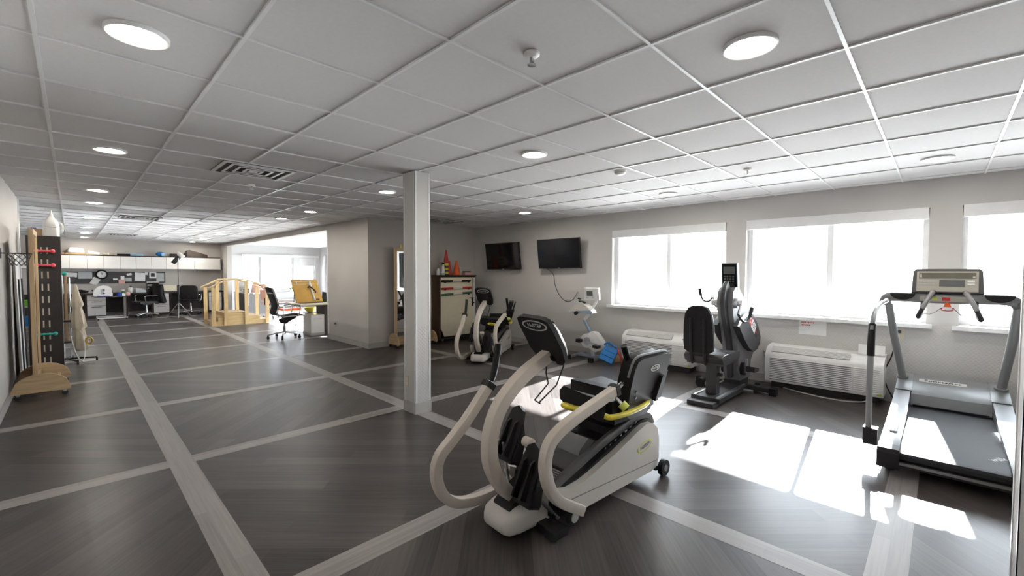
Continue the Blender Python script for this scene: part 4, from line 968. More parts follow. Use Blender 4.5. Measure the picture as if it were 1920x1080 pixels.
# ================================================================== DUMBBELL RACK AND THINGS AT THE LEFT WALL
rack = T = thing('dumbbell_rack', 'tall black slotted dumbbell rack topped by a white jug', 'rack', (-.26, 8.72, 0))
MB().box(-.16, .16, -.12, .12, .07, 1.87, .004).build('tower', 'espresso', T)
MB().box(-.19, .19, -.18, .18, .045, .075, .006).build('base_plate', 'espresso', T)
for x in (-.15, .15):
    for y in (-.14, .14):
        MB().cyl((x-.01, y, .0235), (x+.01, y, .0235), .0215, 12).build('caster_wheel', 'dark_metal', T)
ROWS = [1.675-.1655*k for k in range(10)]
for k, z in enumerate(ROWS):
    for x in (-.025, .030):
        s = MB().box(x-.010, x+.010, -.122, -.1195, z-.045, z+.045).build('slot', 'cream_cloth', T)
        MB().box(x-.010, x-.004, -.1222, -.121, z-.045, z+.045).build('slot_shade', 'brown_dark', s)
for k, (z, m, lab) in enumerate(((ROWS[0]-.01, 'pink_red', 'pink dumbbell on the top pegs of the black rack'), (ROWS[1]-.035, 'pink_red', 'pink dumbbell on the second pegs of the black rack'), (ROWS[7]+.03, 'teal', 'teal dumbbell on the lower pegs of the black rack'))):
    d = thing('dumbbell', lab, 'dumbbell', (-.205, 8.72-.152, z), 0, 'dumbbells on the black rack')
    MB().cyl((-.12, 0, 0), (.03, 0, 0), .014, 12).build('grip_bar', m, d)
    for x in (-.12, .03):
        MB().ell((x, 0, 0), (.024, .027, .027), 14, 8).build('weight_head', m, d)
    for px in (-.02, .03):
        MB().box(px-.005, px+.005, -.165, -.119, z-.022, z-.015).build('peg', 'dark_metal', rack)
T = thing('gallon_jug', 'white gallon jug with pump neck on top of the dumbbell rack', 'jug', (-.185, 8.70, 1.871))
MB().loft([[(x*a, y*b, z) for x, y in rrect(1, 1, .28, 4)] for a, b, z in ((.150, .15, 0), (.155, .155, .01), (.155, .155, .155), (.135, .135, .20), (.09, .09, .24), (.05, .05, .27), (.042, .042, .285))]).build('jug_body', 'white_plastic', T)
MB().lathe([(.024, .285), (.024, .305), (.010, .31), (.009, .365), (.001, .366)], 14).build('pump', 'white_plastic', T)
MB().box(-.055, .012, -.012, .012, .365, .378, .004).build('pump_head', 'white_plastic', T)
MB().tube(smooth_path([(.06, 0, .19), (.10, 0, .18), (.112, 0, .13), (.105, 0, .07), (.09, 0, .05)], 5), .012, 8, up=(0, 1, 0)).build('handle', 'ring_grey', T)
MB().box(-.055, .05, -.0785, -.0765, .122, .127).build('printed_line', 'ink_dark', T)
T = thing('cardboard_box', 'small brown box on the dumbbell rack behind the white jug', 'box', (-.322, 8.76, 1.871))
MB().box(-.052, .052, -.06, .06, 0, .095, .002).build('carton', 'cardboard', T)
MB().box(-.054, .0, -.062, .062, .0955, .099).build('flap', 'cardboard', T)
MB().obox((-.03, 0, .108), (.05, .03, .012), (0, 0, .3), .003).build('blue_marker', 'royal_blue', T)
T = thing('mini_hoop', 'mini basketball hoop with net on the left wall', 'basketball hoop', (XL, 6.62, 1.575))
cx = .128; r = .092
MB().tube([(cx+r*math.cos(2*PI*i/28), r*math.sin(2*PI*i/28), 0) for i in range(28)], .004, 8, up=(0, 0, 1), closed=True).build('rim', 'dark_metal', T)
MB().box(.0005, .012, -.05, .05, -.05, .05, .003).box(.01, cx-r+.004, -.01, .01, -.006, .006).build('wall_bracket', 'dark_metal', T)
net = MB(); n = 10
for i in range(n):
    for d in (-1, 1):
        pts = []
        for k in range(5):
            a = 2*PI*(i+d*.5*k)/n; rr = r*(1-.11*k)
            pts.append((cx+rr*math.cos(a), rr*math.sin(a), -.004-.03*k))
        net.tube(pts, .0022, 5, up=(0.1, .2, 1))
net.build('net', 'dark_grey', T)
T = thing('wall_sheet', 'pale paper sheet on the left wall at the picture edge', 'notice', (XL, 5.98, 1.30))
MB().box(.0005, .003, -.35, .22, -.17, .17).build('sheet', 'paper', T)
MB().box(.003, .0035, -.28, .15, .10, .11).box(.003, .0035, -.28, .10, .06, .07).build('printed_line', 'paper_grey', T)
T = thing('folded_table', 'white folded table top leaning on the left wall behind the mirror', 'folding table', (XL+.001, 8.21, 0))
MB(Matrix.Translation((.045, 0, .0)) @ Matrix.Rotation(rad(-1.2), 4, 'Y')).prism(rrect(.64, 1.6, .09, 5), 'yz', -.010, .010, .004, M=Matrix.Translation((0, 0, .803))).build('table_top', 'white_plastic', T)
for yy in (-.24, .24):
    MB().tube([(.066, yy, .10), (.042, yy, 1.3)], .008, 8, up=(0, 1, 0)).build('folded_leg', 'dark_metal', T)

# wheeled stand with poles, gown, tubing
T = thing('wheeled_stand', 'wheeled stand with two chrome poles beside the dumbbell rack', 'stand', (-.08, 9.45, 0))
MB().cyl((-.03, 0, .05), (-.03, 0, 1.33), .011, 12).build('pole', 'chrome', T)
MB().cyl((.045, 0, .05), (.045, 0, 1.30), .011, 12).build('pole', 'chrome', T)
MB().cyl((.008, .0, .30), (.008, .0, 1.36), .017, 12).build('wooden_pole', 'cardboard', T)
MB().box(-.05, .065, -.02, .02, .62, .65, .004).box(-.05, .065, -.02, .02, .30, .33, .004).build('clamp', 'dark_metal', T)
for a in (-8, 80, 200, 290):
    p = Vector((math.cos(rad(a)), math.sin(rad(a)), 0))
    L_ = .33 if a != 200 else .16
    lg = MB().sweep([(0, 0, .065), tuple(p*L_+Vector((0, 0, .055)))], rrect(.028, .022, .005), (0, 0, 1)).build('base_leg', 'black_plastic', T)
    q = p*L_
    MB().cyl((q.x-.012, q.y, .0275), (q.x+.012, q.y, .0275), .026, 14).build('caster_wheel', 'black_plastic', lg)
MB().ell((.0, 0, 1.36), (.035, .035, .03), 12, 8).build('knob', 'teal', T)
T = thing('hanging_gown', 'cream cloth gown hanging in folds from the chrome poles', 'gown', (-.0, 9.42, 0))
rings = []
for k in range(29):
    z = 1.20-.0365*k; t_ = k/28
    tier = (t_*3) % 1.0
    s = .012+.040*min(1, t_*2.2)+.020*tier
    rg = []
    for i in range(26):
        a = 2*PI*i/26
        rr = 1+.16*math.sin(6*a+1.1*math.floor(t_*3))*(.4+tier)
        rg.append((.03+.045*t_+s*1.1*rr*math.cos(a), .9*s*rr*math.sin(a), z+.012*math.sin(4*a)*tier))
    rings.append(rg)
MB().loft(rings).build('cloth', 'cream_cloth', T, 60)
T = thing('plastic_tube', 'clear plastic tube curling to the floor below the gown', 'tube', (0, 9.3, 0))
MB().tube(smooth_path([(-.03, 0, .42), (-.01, -.02, .28), (.02, -.05, .14), (.08, -.12, .04), (.16, -.18, .012), (.21, -.20, .010)], 6), .008, 8).tube(smooth_path([(.10, .02, .35), (.115, .0, .22), (.11, -.02, .10), (.09, -.06, .03), (.07, -.11, .045)], 6), .006, 8).build('tubing', 'clear_plastic', T)
T = thing('tape_roll', 'yellow tape roll hanging at the edge of the gown', 'tape', (.165, 9.34, .33))
MB().tube([(.035*math.cos(2*PI*i/20), 0, .048*math.sin(2*PI*i/20)) for i in range(20)], .013, 8, up=(0, 1, 0), closed=True).build('tape', 'amber', T)
MB().tube([(.019*math.cos(2*PI*i/20), 0, .028*math.sin(2*PI*i/20)) for i in range(20)], .007, 8, up=(0, 1, 0), closed=True).tube([(-.02, .0, .04), (-.07, .0, .10), (-.10, .02, .16)], .003, 6).build('core', 'white_plastic', T)
# shelving glimpsed behind the rack
T = thing('wire_shelf', 'grey wire shelf glimpsed between the left wall and the rack', 'shelf', (-.62, 10.6, 0))
for x in (-.22, .22):
    for y in (-.2, .2):
        MB().cyl((x, y, .0015), (x, y, 1.25), .011, 10).build('post', 'steel', T)
for z in (.18, .50, .82, 1.14):
    s = MB()
    s.box(-.22, .22, -.2, -.19, z-.01, z+.01).box(-.22, .22, .19, .2, z-.01, z+.01)
    for k in range(9): s.cyl((-.2+.05*k, -.2, z), (-.2+.05*k, .2, z), .004, 6)
    s.build('shelf_rack', 'steel', T)
t = thing('green_basket', 'bright green basket on the wire shelf', 'basket', (-.60, 10.55, .825))
MB().loft([[(x*a, y*b, z) for x, y in rrect(1, 1, .15)] for a, b, z in ((.26, .24, 0), (.32, .30, .10), (.30, .28, .10), (.24, .22, .01))], True).build('basket', 'bright_green', t)
t = thing('blue_bin', 'blue storage bin on the wire shelf', 'bin', (-.60, 10.55, .505))
MB().loft([[(x*a, y*b, z) for x, y in rrect(1, 1, .1)] for a, b, z in ((.30, .28, 0), (.36, .34, .15), (.33, .31, .15), (.28, .26, .01))], True).build('bin', 'blue', t)
# ================================================================== FAR OFFICE WALL
seams = [(-1.52, -.78, 2), (-.78, -.04, 2), (-.04, .69, 2), (.69, 1.43, 2), (1.43, 2.18, 2), (2.18, 2.93, 1), (2.93, 3.68, 1)]
CL = ['white wall cabinet at the hidden left end of the run', 'white wall cabinet partly behind the dumbbell rack', 'white wall cabinet above the wall clock', 'white wall cabinet over the middle of the pinboard',
      'white wall cabinet above the stacked paper trays', 'white wall cabinet behind the studio lamp head', 'last white wall cabinet beside the sunroom opening']
for (x0, x1, nd), lab in zip(seams, CL):
    T = thing('wall_cabinet', lab, 'cabinet', (x0, 18.05, 1.465), 0, 'white wall cabinets above the desks')
    w = x1-x0
    MB().box(.002, w-.002, .022, .348, 0, .395).build('carcass', 'dark_grey', T)
    MB().box(.0, w, -.004, .348, .395, .42, .002).build('top_board', 'espresso', T)
    for k in range(nd):
        MB().box(w*k/nd+.003, w*(k+1)/nd-.003, 0, .02, .006, .39, .002).build('door', 'white_gloss', T)
T = thing('worktop', 'long dark worktop along the far office wall', 'worktop', (-1.52, 17.75, 0))
MB().box(0, 5.21, 0, .645, .70, .735, .003).build('top', 'brown_dark', T)
for x in (.0, 1.32, 1.78, 2.68, 3.3, 3.75, 5.16):
    MB().box(x, x+.03, .05, .62, .0015, .70).build('support_panel', 'brown_dark', T)
MB().box(.03, 5.16, .60, .62, .12, .70).build('back_panel', 'dark_grey', T)
def drawers(x0, x1, hs, label, y=17.78, h=.695, m='white_gloss'):
    T = thing('drawer_unit', label, 'drawers', (x0, y, 0), 0, 'white drawer units')
    w = x1-x0
    MB().box(.01, w-.01, .03, .5, .0015, .075).build('plinth', 'brown_dark', T)
    MB().box(0, w, .02, .52, .075, h, .002).build('carcass', 'dark_grey', T)
    z = .08
    for hh in hs:
        d = MB().box(.004, w-.004, 0, .02, z, z+hh-.006, .002).build('drawer', m, T)
        MB().box(w*.22, w*.78, -.018, -.006, z+hh-.055, z+hh-.043, .002).box(w*.24, w*.26, -.010, .002, z+hh-.053, z+hh-.045).box(w*.74, w*.76, -.010, .002, z+hh-.053, z+hh-.045).build('handle', 'dark_metal', d)
        z += hh
drawers(.29, .70, (.30, .155, .155), 'white drawer unit under the worktop behind the overbed table')
drawers(1.81, 2.20, (.25, .12, .12, .12), 'white drawer unit under the worktop behind the jacketed chair')
drawers(3.27, 3.66, (.30, .155, .155), 'white drawer unit seen through the wooden stair rails', 17.80)

T = thing('pinboard', 'long charcoal pinboard between the cabinets and the worktop', 'pinboard', (-.25, 18.37, 1.03))
MB().box(0, 2.42, 0, .025, 0, .34).build('felt', 'pinboard', T)
MB().box(-.012, 2.432, -.006, .025, .34, .352).box(-.012, 2.432, -.006, .025, -.012, 0).box(-.012, 0, -.006, .025, 0, .34).box(2.42, 2.432, -.006, .025, 0, .34).build('frame', 'dark_grey', T)
def pinned(x, z, w, h, rot, m, label, extra=None):
    t = thing('pinned_paper', label, 'paper', (x, 18.3633, z), 0, 'papers on the pinboard')
    M = Matrix.Rotation(rad(rot), 4, 'Y')
    MB(M).box(-w/2, w/2, -.003, 0, -h/2, h/2).build('sheet', m, t)
    if extra == 'photo': MB(M).box(-w*.28, w*.28, -.0036, -.003, -h*.25, h*.35).build('printed_picture', 'ink_dark', t)
    if extra == 'lines':
        for k in range(3): MB(M).box(-w*.36, w*.36, -.0036, -.003, h*(.22-.2*k), h*(.25-.2*k)).build('printed_line', 'paper_grey', t)
    MB(M).cyl((0, -.003, h*.42), (0, -.010, h*.42), .006, 8).build('push_pin', 'ink_red', t)
pinned(.0, 1.285, .22, .13, 4, 'paper', 'creased white paper at the left of the pinboard')
pinned(.285, 1.27, .30, .20, 0, 'paper_grey', 'wide grey printed sheet left of the wall clock', 'lines')
pinned(.495, 1.09, .17, .22, 28, 'paper', 'tilted white sheet below the wall clock')
pinned(.0, 1.15, .12, .16, 0, 'dark_grey', 'dark card under the creased white paper')
pinned(.95, 1.15, .10, .05, 0, 'paper', 'small white slip in the middle of the pinboard')
pinned(1.12, 1.19, .09, .12, 0, 'paper', 'pale note above the reddish card')
pinned(1.10, 1.07, .15, .14, 0, 'pink', 'reddish card low on the pinboard')
pinned(1.26, 1.13, .15, .12, 0, 'paper_grey', 'grey leaflet beside the reddish card', 'lines')
pinned(1.28, 1.30, .12, .07, -12, 'paper', 'curled white slip near the top of the pinboard')
pinned(1.54, 1.22, .26, .27, 3, 'paper', 'large blank white sheet on the pinboard')
pinned(1.70, 1.33, .08, .09, 20, 'paper', 'small folded note on the corner of the large blank sheet')
pinned(1.86, 1.27, .18, .20, 0, 'paper', 'white sheet with a dark photo on the pinboard', 'photo')
pinned(2.05, 1.20, .20, .28, 0, 'paper_grey', 'grey printed sheet at the right end of the pinboard', 'lines')
T = thing('wall_clock', 'round black-rimmed wall clock over the pinboard', 'clock', (.646, 18.355, 1.295))
R_ = Matrix.Rotation(rad(90), 4, 'X')
MB(R_).lathe([(.145, -.005), (.145, .03), (.125, .042), (.105, .03), (.105, -.005)], 32).build('rim', 'black_plastic', T)
MB(R_).lathe([(.107, .0), (.107, .02), (.001, .02)], 32).build('dial', 'paper', T)
MB(R_ @ Matrix.Translation((0, 0, .0215))).box(-.005, .005, -.01, .085, 0, .002).build('minute_hand', 'ink_dark', T)
MB(R_ @ Matrix.Translation((0, 0, .0215)) @ Matrix.Rotation(rad(-25), 4, 'Z')).box(-.006, .006, -.01, .055, .002, .004).build('hour_hand', 'ink_dark', T)

# things on the worktop
WT = .7355
T = thing('paper_tray', 'stack of grey paper trays on the worktop', 'paper tray', (1.82, 18.08, WT))
for k in range(3):
    s = MB().box(-.15, .15, -.14, .14, .10*k+.0, .10*k+.012).box(-.15, -.138, -.14, .14, .10*k+.012, .10*k+.09).box(.138, .15, -.14, .14, .10*k+.012, .10*k+.09).box(-.138, .138, .128, .14, .10*k+.012, .10*k+.09).build('tray', 'dark_grey', T)
    MB().box(-.125, .125, -.13, .12, .10*k+.0125, .10*k+.035).build('paper_stack', 'paper', s)
MB().box(-.15, .15, -.14, .14, .30, .335, .01).build('cover', 'ring_grey', T)
T = thing('cream_case', 'cream plastic case on the worktop beside the paper trays', 'case', (2.20, 18.02, WT))
MB().box(-.19, .19, -.13, .13, .03, .21, .025, 3).build('case_body', 'cream_box', T)
MB().box(-.12, .12, -.14, .14, .0, .03, .004).build('case_stand', 'dark_grey', T)
MB().box(-.08, .08, -.134, -.128, .075, .085).build('latch', 'beige_plate', T)
t = thing('soap_bottle', 'white pump bottle with dark cap on the worktop', 'bottle', (1.28, 18.0, WT))
MB().lathe([(.055, 0), (.058, .13), (.04, .16), (.02, .17), (.001, .17)], 16).build('bottle', 'white_plastic', t)
MB().lathe([(.028, .17), (.028, .20), (.001, .205)], 12).build('cap', 'black_plastic', t)
t = thing('paper_pile', 'slanted pile of white papers left of the paper trays', 'papers', (1.50, 18.05, WT))
MB(Matrix.Rotation(rad(10), 4, 'Z')).prism([(-.12, .0), (.13, .0), (.13, .05), (-.04, .12), (-.12, .10)], 'xz', -.12, .12, .003).build('stack', 'paper_grey', t)
MB(Matrix.Rotation(rad(4), 4, 'Z')).box(-.10, .12, -.11, .11, .121, .127).build('top_sheet', 'paper', t)
t = thing('round_bag', 'flat round black bag on the worktop under the wide sheet', 'bag', (.17, 18.0, WT))
MB().ell((0, 0, .055), (.17, .12, .054), 20, 10).build('bag_body', 'black_fabric', t)
MB().tube(smooth_path([(-.06, -.09, .08), (-.03, -.12, .11), (.03, -.12, .11), (.06, -.09, .08)], 4), .008, 6).build('bag_handle', 'black_fabric', t)
# overbed table with machine
T = thing('overbed_table', 'wheeled overbed table with chrome post before the worktop', 'table', (.83, 17.25, 0))
MB().box(-.40, .38, -.20, .20, .645, .672, .006).build('top', 'dark_grey', T)
MB().box(.23, .28, -.03, .03, .06, .645, .004).build('post', 'steel', T)
MB().box(.235, .275, -.31, .31, .04, .07, .004).build('foot_bar', 'steel', T)
for s in (-1, 1):
    b = MB().box(-.36, .30, s*.29-.018, s*.29+.018, .04, .07, .004).build('foot_rail', 'white_plastic', T)
    for x in (-.33, .27):
        MB().cyl((x, s*.29-.012, .0225), (x, s*.29+.012, .0225), .021, 12).build('caster_wheel', 'black_plastic', b)
OT = .6725
T = thing('hot_pack_machine', 'rounded white table-top machine on the overbed table', 'machine', (.62, 17.25, OT))
MB().prism([(-.20, 0), (-.205, .12), (-.17, .21), (-.10, .28), (.02, .31), (.12, .29), (.18, .22), (.20, .10), (.20, 0)], 'xz', -.14, .14, .03, 3).build('shell', 'white_plastic', T)
MB().box(-.05, .02, -.146, -.135, .06, .21, .006).build('front_panel', 'ring_grey', T)
for z in (.07, .15, .19):
    MB().box(-.012, .035, -.15, -.14, z, z+.03, .003).build('control', 'dark_grey', T)
MB().tube(smooth_path([(.17, -.12, .22), (.19, -.13, .15), (.185, -.13, .08)], 4), .012, 8).build('side_handle', 'black_plastic', T)
MB().cyl((-.205, -.06, .17), (-.235, -.06, .17), .025, 12).build('side_knob', 'black_plastic', T)
t = thing('blue_cup', 'royal blue cup on the overbed table', 'cup', (.95, 17.13, OT))
MB().lathe([(.045, 0), (.065, .09), (.06, .09), (.042, .01), (.001, .01)], 18).build('cup', 'royal_blue', t)
t = thing('purple_folder', 'purple folder at the edge of the overbed table', 'folder', (.62, 17.065, OT))
MB().box(-.13, .13, -.03, .04, 0, .018, .002).build('cover', 'purple', t)
t = thing('green_bottle', 'dark green bottle with white cap on the overbed table', 'bottle', (1.06, 17.32, OT))
MB().lathe([(.06, 0), (.062, .09), (.035, .13), (.03, .14), (.001, .14)], 16).build('bottle', 'green', t)
MB().lathe([(.036, .14), (.036, .18), (.001, .182)], 14).build('cap', 'white_plastic', t)
t = thing('pink_ball', 'pink therapy ball on the overbed table end', 'ball', (1.155, 17.15, OT))
MB().ell((0, 0, .055), (.055, .055, .054), 18, 12).build('ball', 'pink', t)
t = thing('tissue_pack', 'white crumpled tissue pack beside the blue cup', 'tissues', (1.05, 17.12, OT))
MB(Matrix.Rotation(rad(20), 4, 'Y')).box(-.04, .03, -.03, .03, .02, .075, .008).box(-.03, .04, -.025, .025, .0, .03, .006).build('pack', 'paper', t)

# office chairs
def star_base(T, M, r=.29, m='chrome', z=.085):
    for k in range(5):
        a = 2*PI*k/5+.3
        p = Vector((r*math.cos(a), r*math.sin(a), .0))
        l = MB(M).sweep([(0, 0, z+.05), tuple(p*.5+Vector((0, 0, z+.03))), tuple(p+Vector((0, 0, z)))], rrect(.035, .028, .008), (0, 0, 1), scale=[1.2, 1.0, .7]).build('base_arm', m, T)
        q = p
        MB(M).cyl((q.x-.016*math.sin(a), q.y+.016*math.cos(a), .030), (q.x+.016*math.sin(a), q.y-.016*math.cos(a), .030), .0285, 14).box(q.x-.012, q.x+.012, q.y-.012, q.y+.012, .045, z).build('caster_wheel', 'black_plastic', l)
    MB(M).cyl((0, 0, z), (0, 0, .27), .028, 14).build('gas_column', m, T)
    MB(M).cyl((0, 0, .25), (0, 0, .40), .018, 12).build('gas_piston', 'chrome', T)
def office_chair(name, label, x, y, rz, jacket=False, high=True):
    """local: faces +x"""
    T = thing(name, label, 'office chair', (x, y, 0), rz, 'office chairs')
    I = Matrix.Identity(4)
    star_base(T, I)
    MB().box(-.10, .12, -.07, .07, .385, .43, .01).build('tilt_mechanism', 'black_plastic', T)
    MB().prism([(-.22, .44), (-.23, .49), (.18, .50), (.25, .485), (.26, .45), (.22, .43)], 'xz', -.24, .24, .022, 3).build('seat_cushion', 'black_vinyl', T)
    rings = []
    for z, xx, w, th in ((.50, -.23, .21, .05), (.60, -.27, .235, .07), (.75, -.275, .245, .06), (.88, -.30, .235, .05), (.94, -.315, .20, .035), (.955, -.32, .16, .02)):
        rings.append([(xx+a*th, b*w*2, z) for a, b in [(p*2, q) for p, q in rrect(.5, 1, .2, 4)]])
    MB().loft(rings).build('backrest', 'black_vinyl', T)
    MB().box(-.31, -.24, -.03, .03, .40, .62, .008).build('back_bracket', 'black_plastic', T)
    for s in (-1, 1):
        a = MB().tube(smooth_path([(.12, s*.25, .45), (.15, s*.27, .60), (.14, s*.275, .655), (-.05, s*.275, .665), (-.20, s*.27, .66), (-.25, s*.24, .64)], 5), .014, 8, up=(0, 1, 0)).build('armrest', 'chrome', T)
        MB().box(-.12, .12, s*.275-.025, s*.275+.025, .668, .692, .008).build('arm_pad', 'black_plastic', a)
    if jacket:
        rg = []
        for k in range(9):
            z = .985-.068*k; s = 1.0+.05*k
            ring = []
            for i in range(28):
                aa = 2*PI*i/28; f = 1+.10*math.sin(6*aa+k*.8)
                ring.append((-.30-.004*k+.085*s*f*math.cos(aa), .23*s*f*math.sin(aa)*.97, z+.02*math.sin(3*aa)))
            rg.append(ring)
        t = thing('jacket', 'dark jacket draped over the back of the desk chair by the drawers', 'jacket', (x, y, 0), rz)
        MB().loft(rg).build('jacket_body', 'black_fabric', t, 70)
        for s in (-1, 1):
            MB().tube(smooth_path([(-.27, s*.25, .90), (-.23, s*.30, .74), (-.26, s*.29, .58), (-.28, s*.27, .46)], 5), .055, 10, up=(1, 0, 0)).build('sleeve', 'black_fabric', t)
    return T
office_chair('office_chair', 'desk chair with a dark jacket over its back, beside the overbed table', 1.56, 17.05, rad(200), True)
office_chair('office_chair', 'black leather office chair with chrome base near the studio lamp', 2.69, 17.3, rad(72))
T = thing('studio_lamp', 'studio lamp with silver reflector on a tall thin tripod stand', 'lamp', (2.275, 16.55, 0))
for a in (20, 140, 260):
    p = Vector((math.cos(rad(a)), math.sin(rad(a)), 0))
    MB().tube([tuple(Vector((0, 0, .45))), tuple(p*.34+Vector((0, 0, .012)))], .010, 8, up=(0.1, .1, 1)).tube([tuple(Vector((0, 0, .18))), tuple(p*.24+Vector((0, 0, .20)))], .006, 6, up=(.1, .1, 1)).build('tripod_leg', 'steel', T)
MB().cyl((0, 0, .16), (0, 0, .95), .013, 10).cyl((0, 0, .9), (0, 0, 1.62), .009, 10).build('pole', 'black_plastic', T)
MB().cyl((-.025, 0, .44), (.025, 0, .44), .022, 10).cyl((0, 0, .70), (0, 0, .98), .03, 10).build('clamp', 'black_plastic', T)
MB().tube(smooth_path([(0, -.10, 1.80), (0, -.10, 1.70), (0, -.05, 1.63), (0, .05, 1.63), (0, .10, 1.70), (0, .10, 1.80)], 4), .009, 8, up=(1, 0, 0)).build('yoke', 'steel', T)
Mh = Matrix.Translation((.0, 0, 1.80)) @ Matrix.Rotation(rad(38), 4, 'Y')
MB(Mh).lathe([(.05, -.20), (.06, -.18), (.062, .05), (.05, .07), (.001, .07)], 18).build('lamp_body', 'black_plastic', T)
MB(Mh).lathe([(.055, .06), (.095, .10), (.115, .16), (.112, .165), (.09, .11), (.05, .075)], 22).build('reflector', 'white_plastic', T)
MB(Mh).lathe([(.085, .13), (.085, .136), (.001, .137)], 18).build('lamp_face', 'paper', T)

# things stored on top of the wall cabinets
TOP = 1.8855
def stored(name, label, cat, x, fn):
    t = thing(name, label, cat, (x, 18.20, TOP), 0, 'things stored on the wall cabinets'); fn(t)
stored('white_bin', 'white plastic basin upside down on the cabinets behind the dumbbell rack', 'basin', .10, lambda t: (MB().loft([[(x*a, y*b, z) for x, y in rrect(1, 1, .2)] for a, b, z in ((.34, .24, .05), (.36, .26, .07), (.30, .20, .20), (.28, .18, .205))]).build('basin', 'white_plastic', t), MB().box(-.22, .22, -.12, .12, 0, .05, .004).build('tan_pad', 'cardboard', t)))
stored('white_tray', 'small white tray leaning on the cabinets beside the basin', 'tray', .46, lambda t: (MB(Matrix.Rotation(rad(12), 4, 'Y')).box(-.13, .13, -.10, .10, .035, .10, .012).build('tray', 'white_plastic', t), MB().tube(smooth_path([(-.12, -.06, .02), (0, -.09, .02), (.12, -.05, .02)], 4), .02, 8).build('rolled_band', 'cream_cloth', t)))
stored('tan_board', 'thin tan board lying on the cabinets at the left', 'board', -.42, lambda t: MB().box(-.28, .28, -.12, .10, 0, .05, .002).build('board', 'cardboard', t))
stored('rolled_towel', 'pale rolled towel on the cabinets left of the black pouch', 'towel', .80, lambda t: (MB().cyl((-.14, -.02, .042), (.14, -.02, .042), .04, 14).build('roll', 'cream_cloth', t), MB().cyl((-.02, -.02, .042), (.02, -.02, .042), .0415, 14).build('band', 'white_plastic', t)))
stored('black_pouch', 'flat black pouch on the cabinets beside a pale blue mat', 'pouch', 1.16, lambda t: MB().box(-.16, .14, -.10, .10, 0, .055, .02, 3).build('pouch', 'black_fabric', t))
stored('folded_mat', 'pale blue folded mat on the cabinets', 'mat', 1.46, lambda t: (MB().box(-.15, .15, -.11, .11, 0, .03, .012).build('lower_fold', 'pale_blue', t), MB().box(-.15, .15, -.11, .11, .031, .06, .012).build('upper_fold', 'pale_blue', t)))
stored('blue_ball', 'bright blue inflatable cushion on the cabinets', 'cushion', 2.05, lambda t: (MB().ell((0, 0, .075), (.125, .10, .074), 18, 10).build('cushion', 'blue', t), MB().box(.02, .10, -.10, -.06, .02, .11, .006).build('label', 'pale_blue', t)))
stored('small_jar', 'small pale jar on the cabinets right of the blue cushion', 'jar', 2.25, lambda t: (MB().lathe([(.035, 0), (.035, .09), (.001, .09)], 14).build('jar', 'clear_plastic', t), MB().lathe([(.037, .09), (.037, .105), (.001, .106)], 14).build('lid', 'white_plastic', t)))
stored('black_case', 'low black case on the cabinets behind the lamp head', 'case', 2.50, lambda t: (MB().box(-.19, .17, -.11, .11, 0, .10, .01).build('case_body', 'black_plastic', t), MB().box(-.03, .03, -.115, -.108, .045, .06).build('catch', 'steel', t)))
stored('wedge_cushion', 'dark brown wedge cushion on the cabinets at the right', 'cushion', 2.98, lambda t: (MB().prism([(-.25, 0), (-.24, .22), (-.18, .24), (.33, .08), (.34, .0)], 'xz', -.13, .13, .015, 3).build('wedge', 'brown_dark', t), MB().box(-.30, -.26, -.10, .10, 0, .12, .008).build('end_pad', 'black_fabric', t)))

# ================================================================== TRAINING STAIRS
T = thing('training_stairs', 'pine training stairs with handrails beside the sunroom opening', 'training stairs', (0, 0, 0))
Y0, Y1 = 13.20, 14.10
SXX = [(2.49, 2.62, .11), (2.62, 2.76, .22), (2.76, 3.27, .33), (3.27, 3.58, .22), (3.58, 3.78, .11)]
for a, b, h in SXX:
    MB().box(a+.001, b-.001, Y0+.03, Y1-.03, .0015, h-.022).build('riser_box', 'pine_x', T)
    MB().box(a-.012, b+.001, Y0+.02, Y1-.02, h-.022, h, .003).build('tread', 'maple_x', T)
MB().prism([(2.49, .0015), (2.49, .10), (2.62, .10), (2.62, .21), (2.76, .21), (2.76, .31), (3.27, .31), (3.27, .21), (3.58, .21), (3.58, .10), (3.78, .10), (3.78, .0015)], 'xz', Y0, Y0+.019).build('side_panel', 'pine_x', T)
MB().prism([(2.49, .0015), (2.49, .10), (2.62, .10), (2.62, .21), (2.76, .21), (2.76, .31), (3.27, .31), (3.27, .21), (3.58, .21), (3.58, .10), (3.78, .10), (3.78, .0015)], 'xz', Y1-.019, Y1).build('side_panel', 'pine_x', T)
for yy, s in ((Y0, -1), (Y1, 1)):
    y0, y1 = (yy-.036, yy-.001) if s < 0 else (yy+.001, yy+.036)
    for x, top in ((2.52, 1.00), (2.79, 1.17), (3.26, 1.17), (3.76, .965)):
        MB().box(x-.042, x+.042, y0, y1, .0015, top-.02, .004).build('rail_post', 'pine_z', T)
    for p, q in (((2.40, .965), (2.80, 1.175)), ((2.79, 1.19), (3.28, 1.19)), ((3.27, 1.18), (3.86, .935))):
        ym = (y0+y1)/2
        MB().sweep([(p[0], ym, p[1]), (q[0], ym, q[1])], rrect(.075, .030, .008), (0, 0, 1)).build('hand_rail', 'pine_x', T)

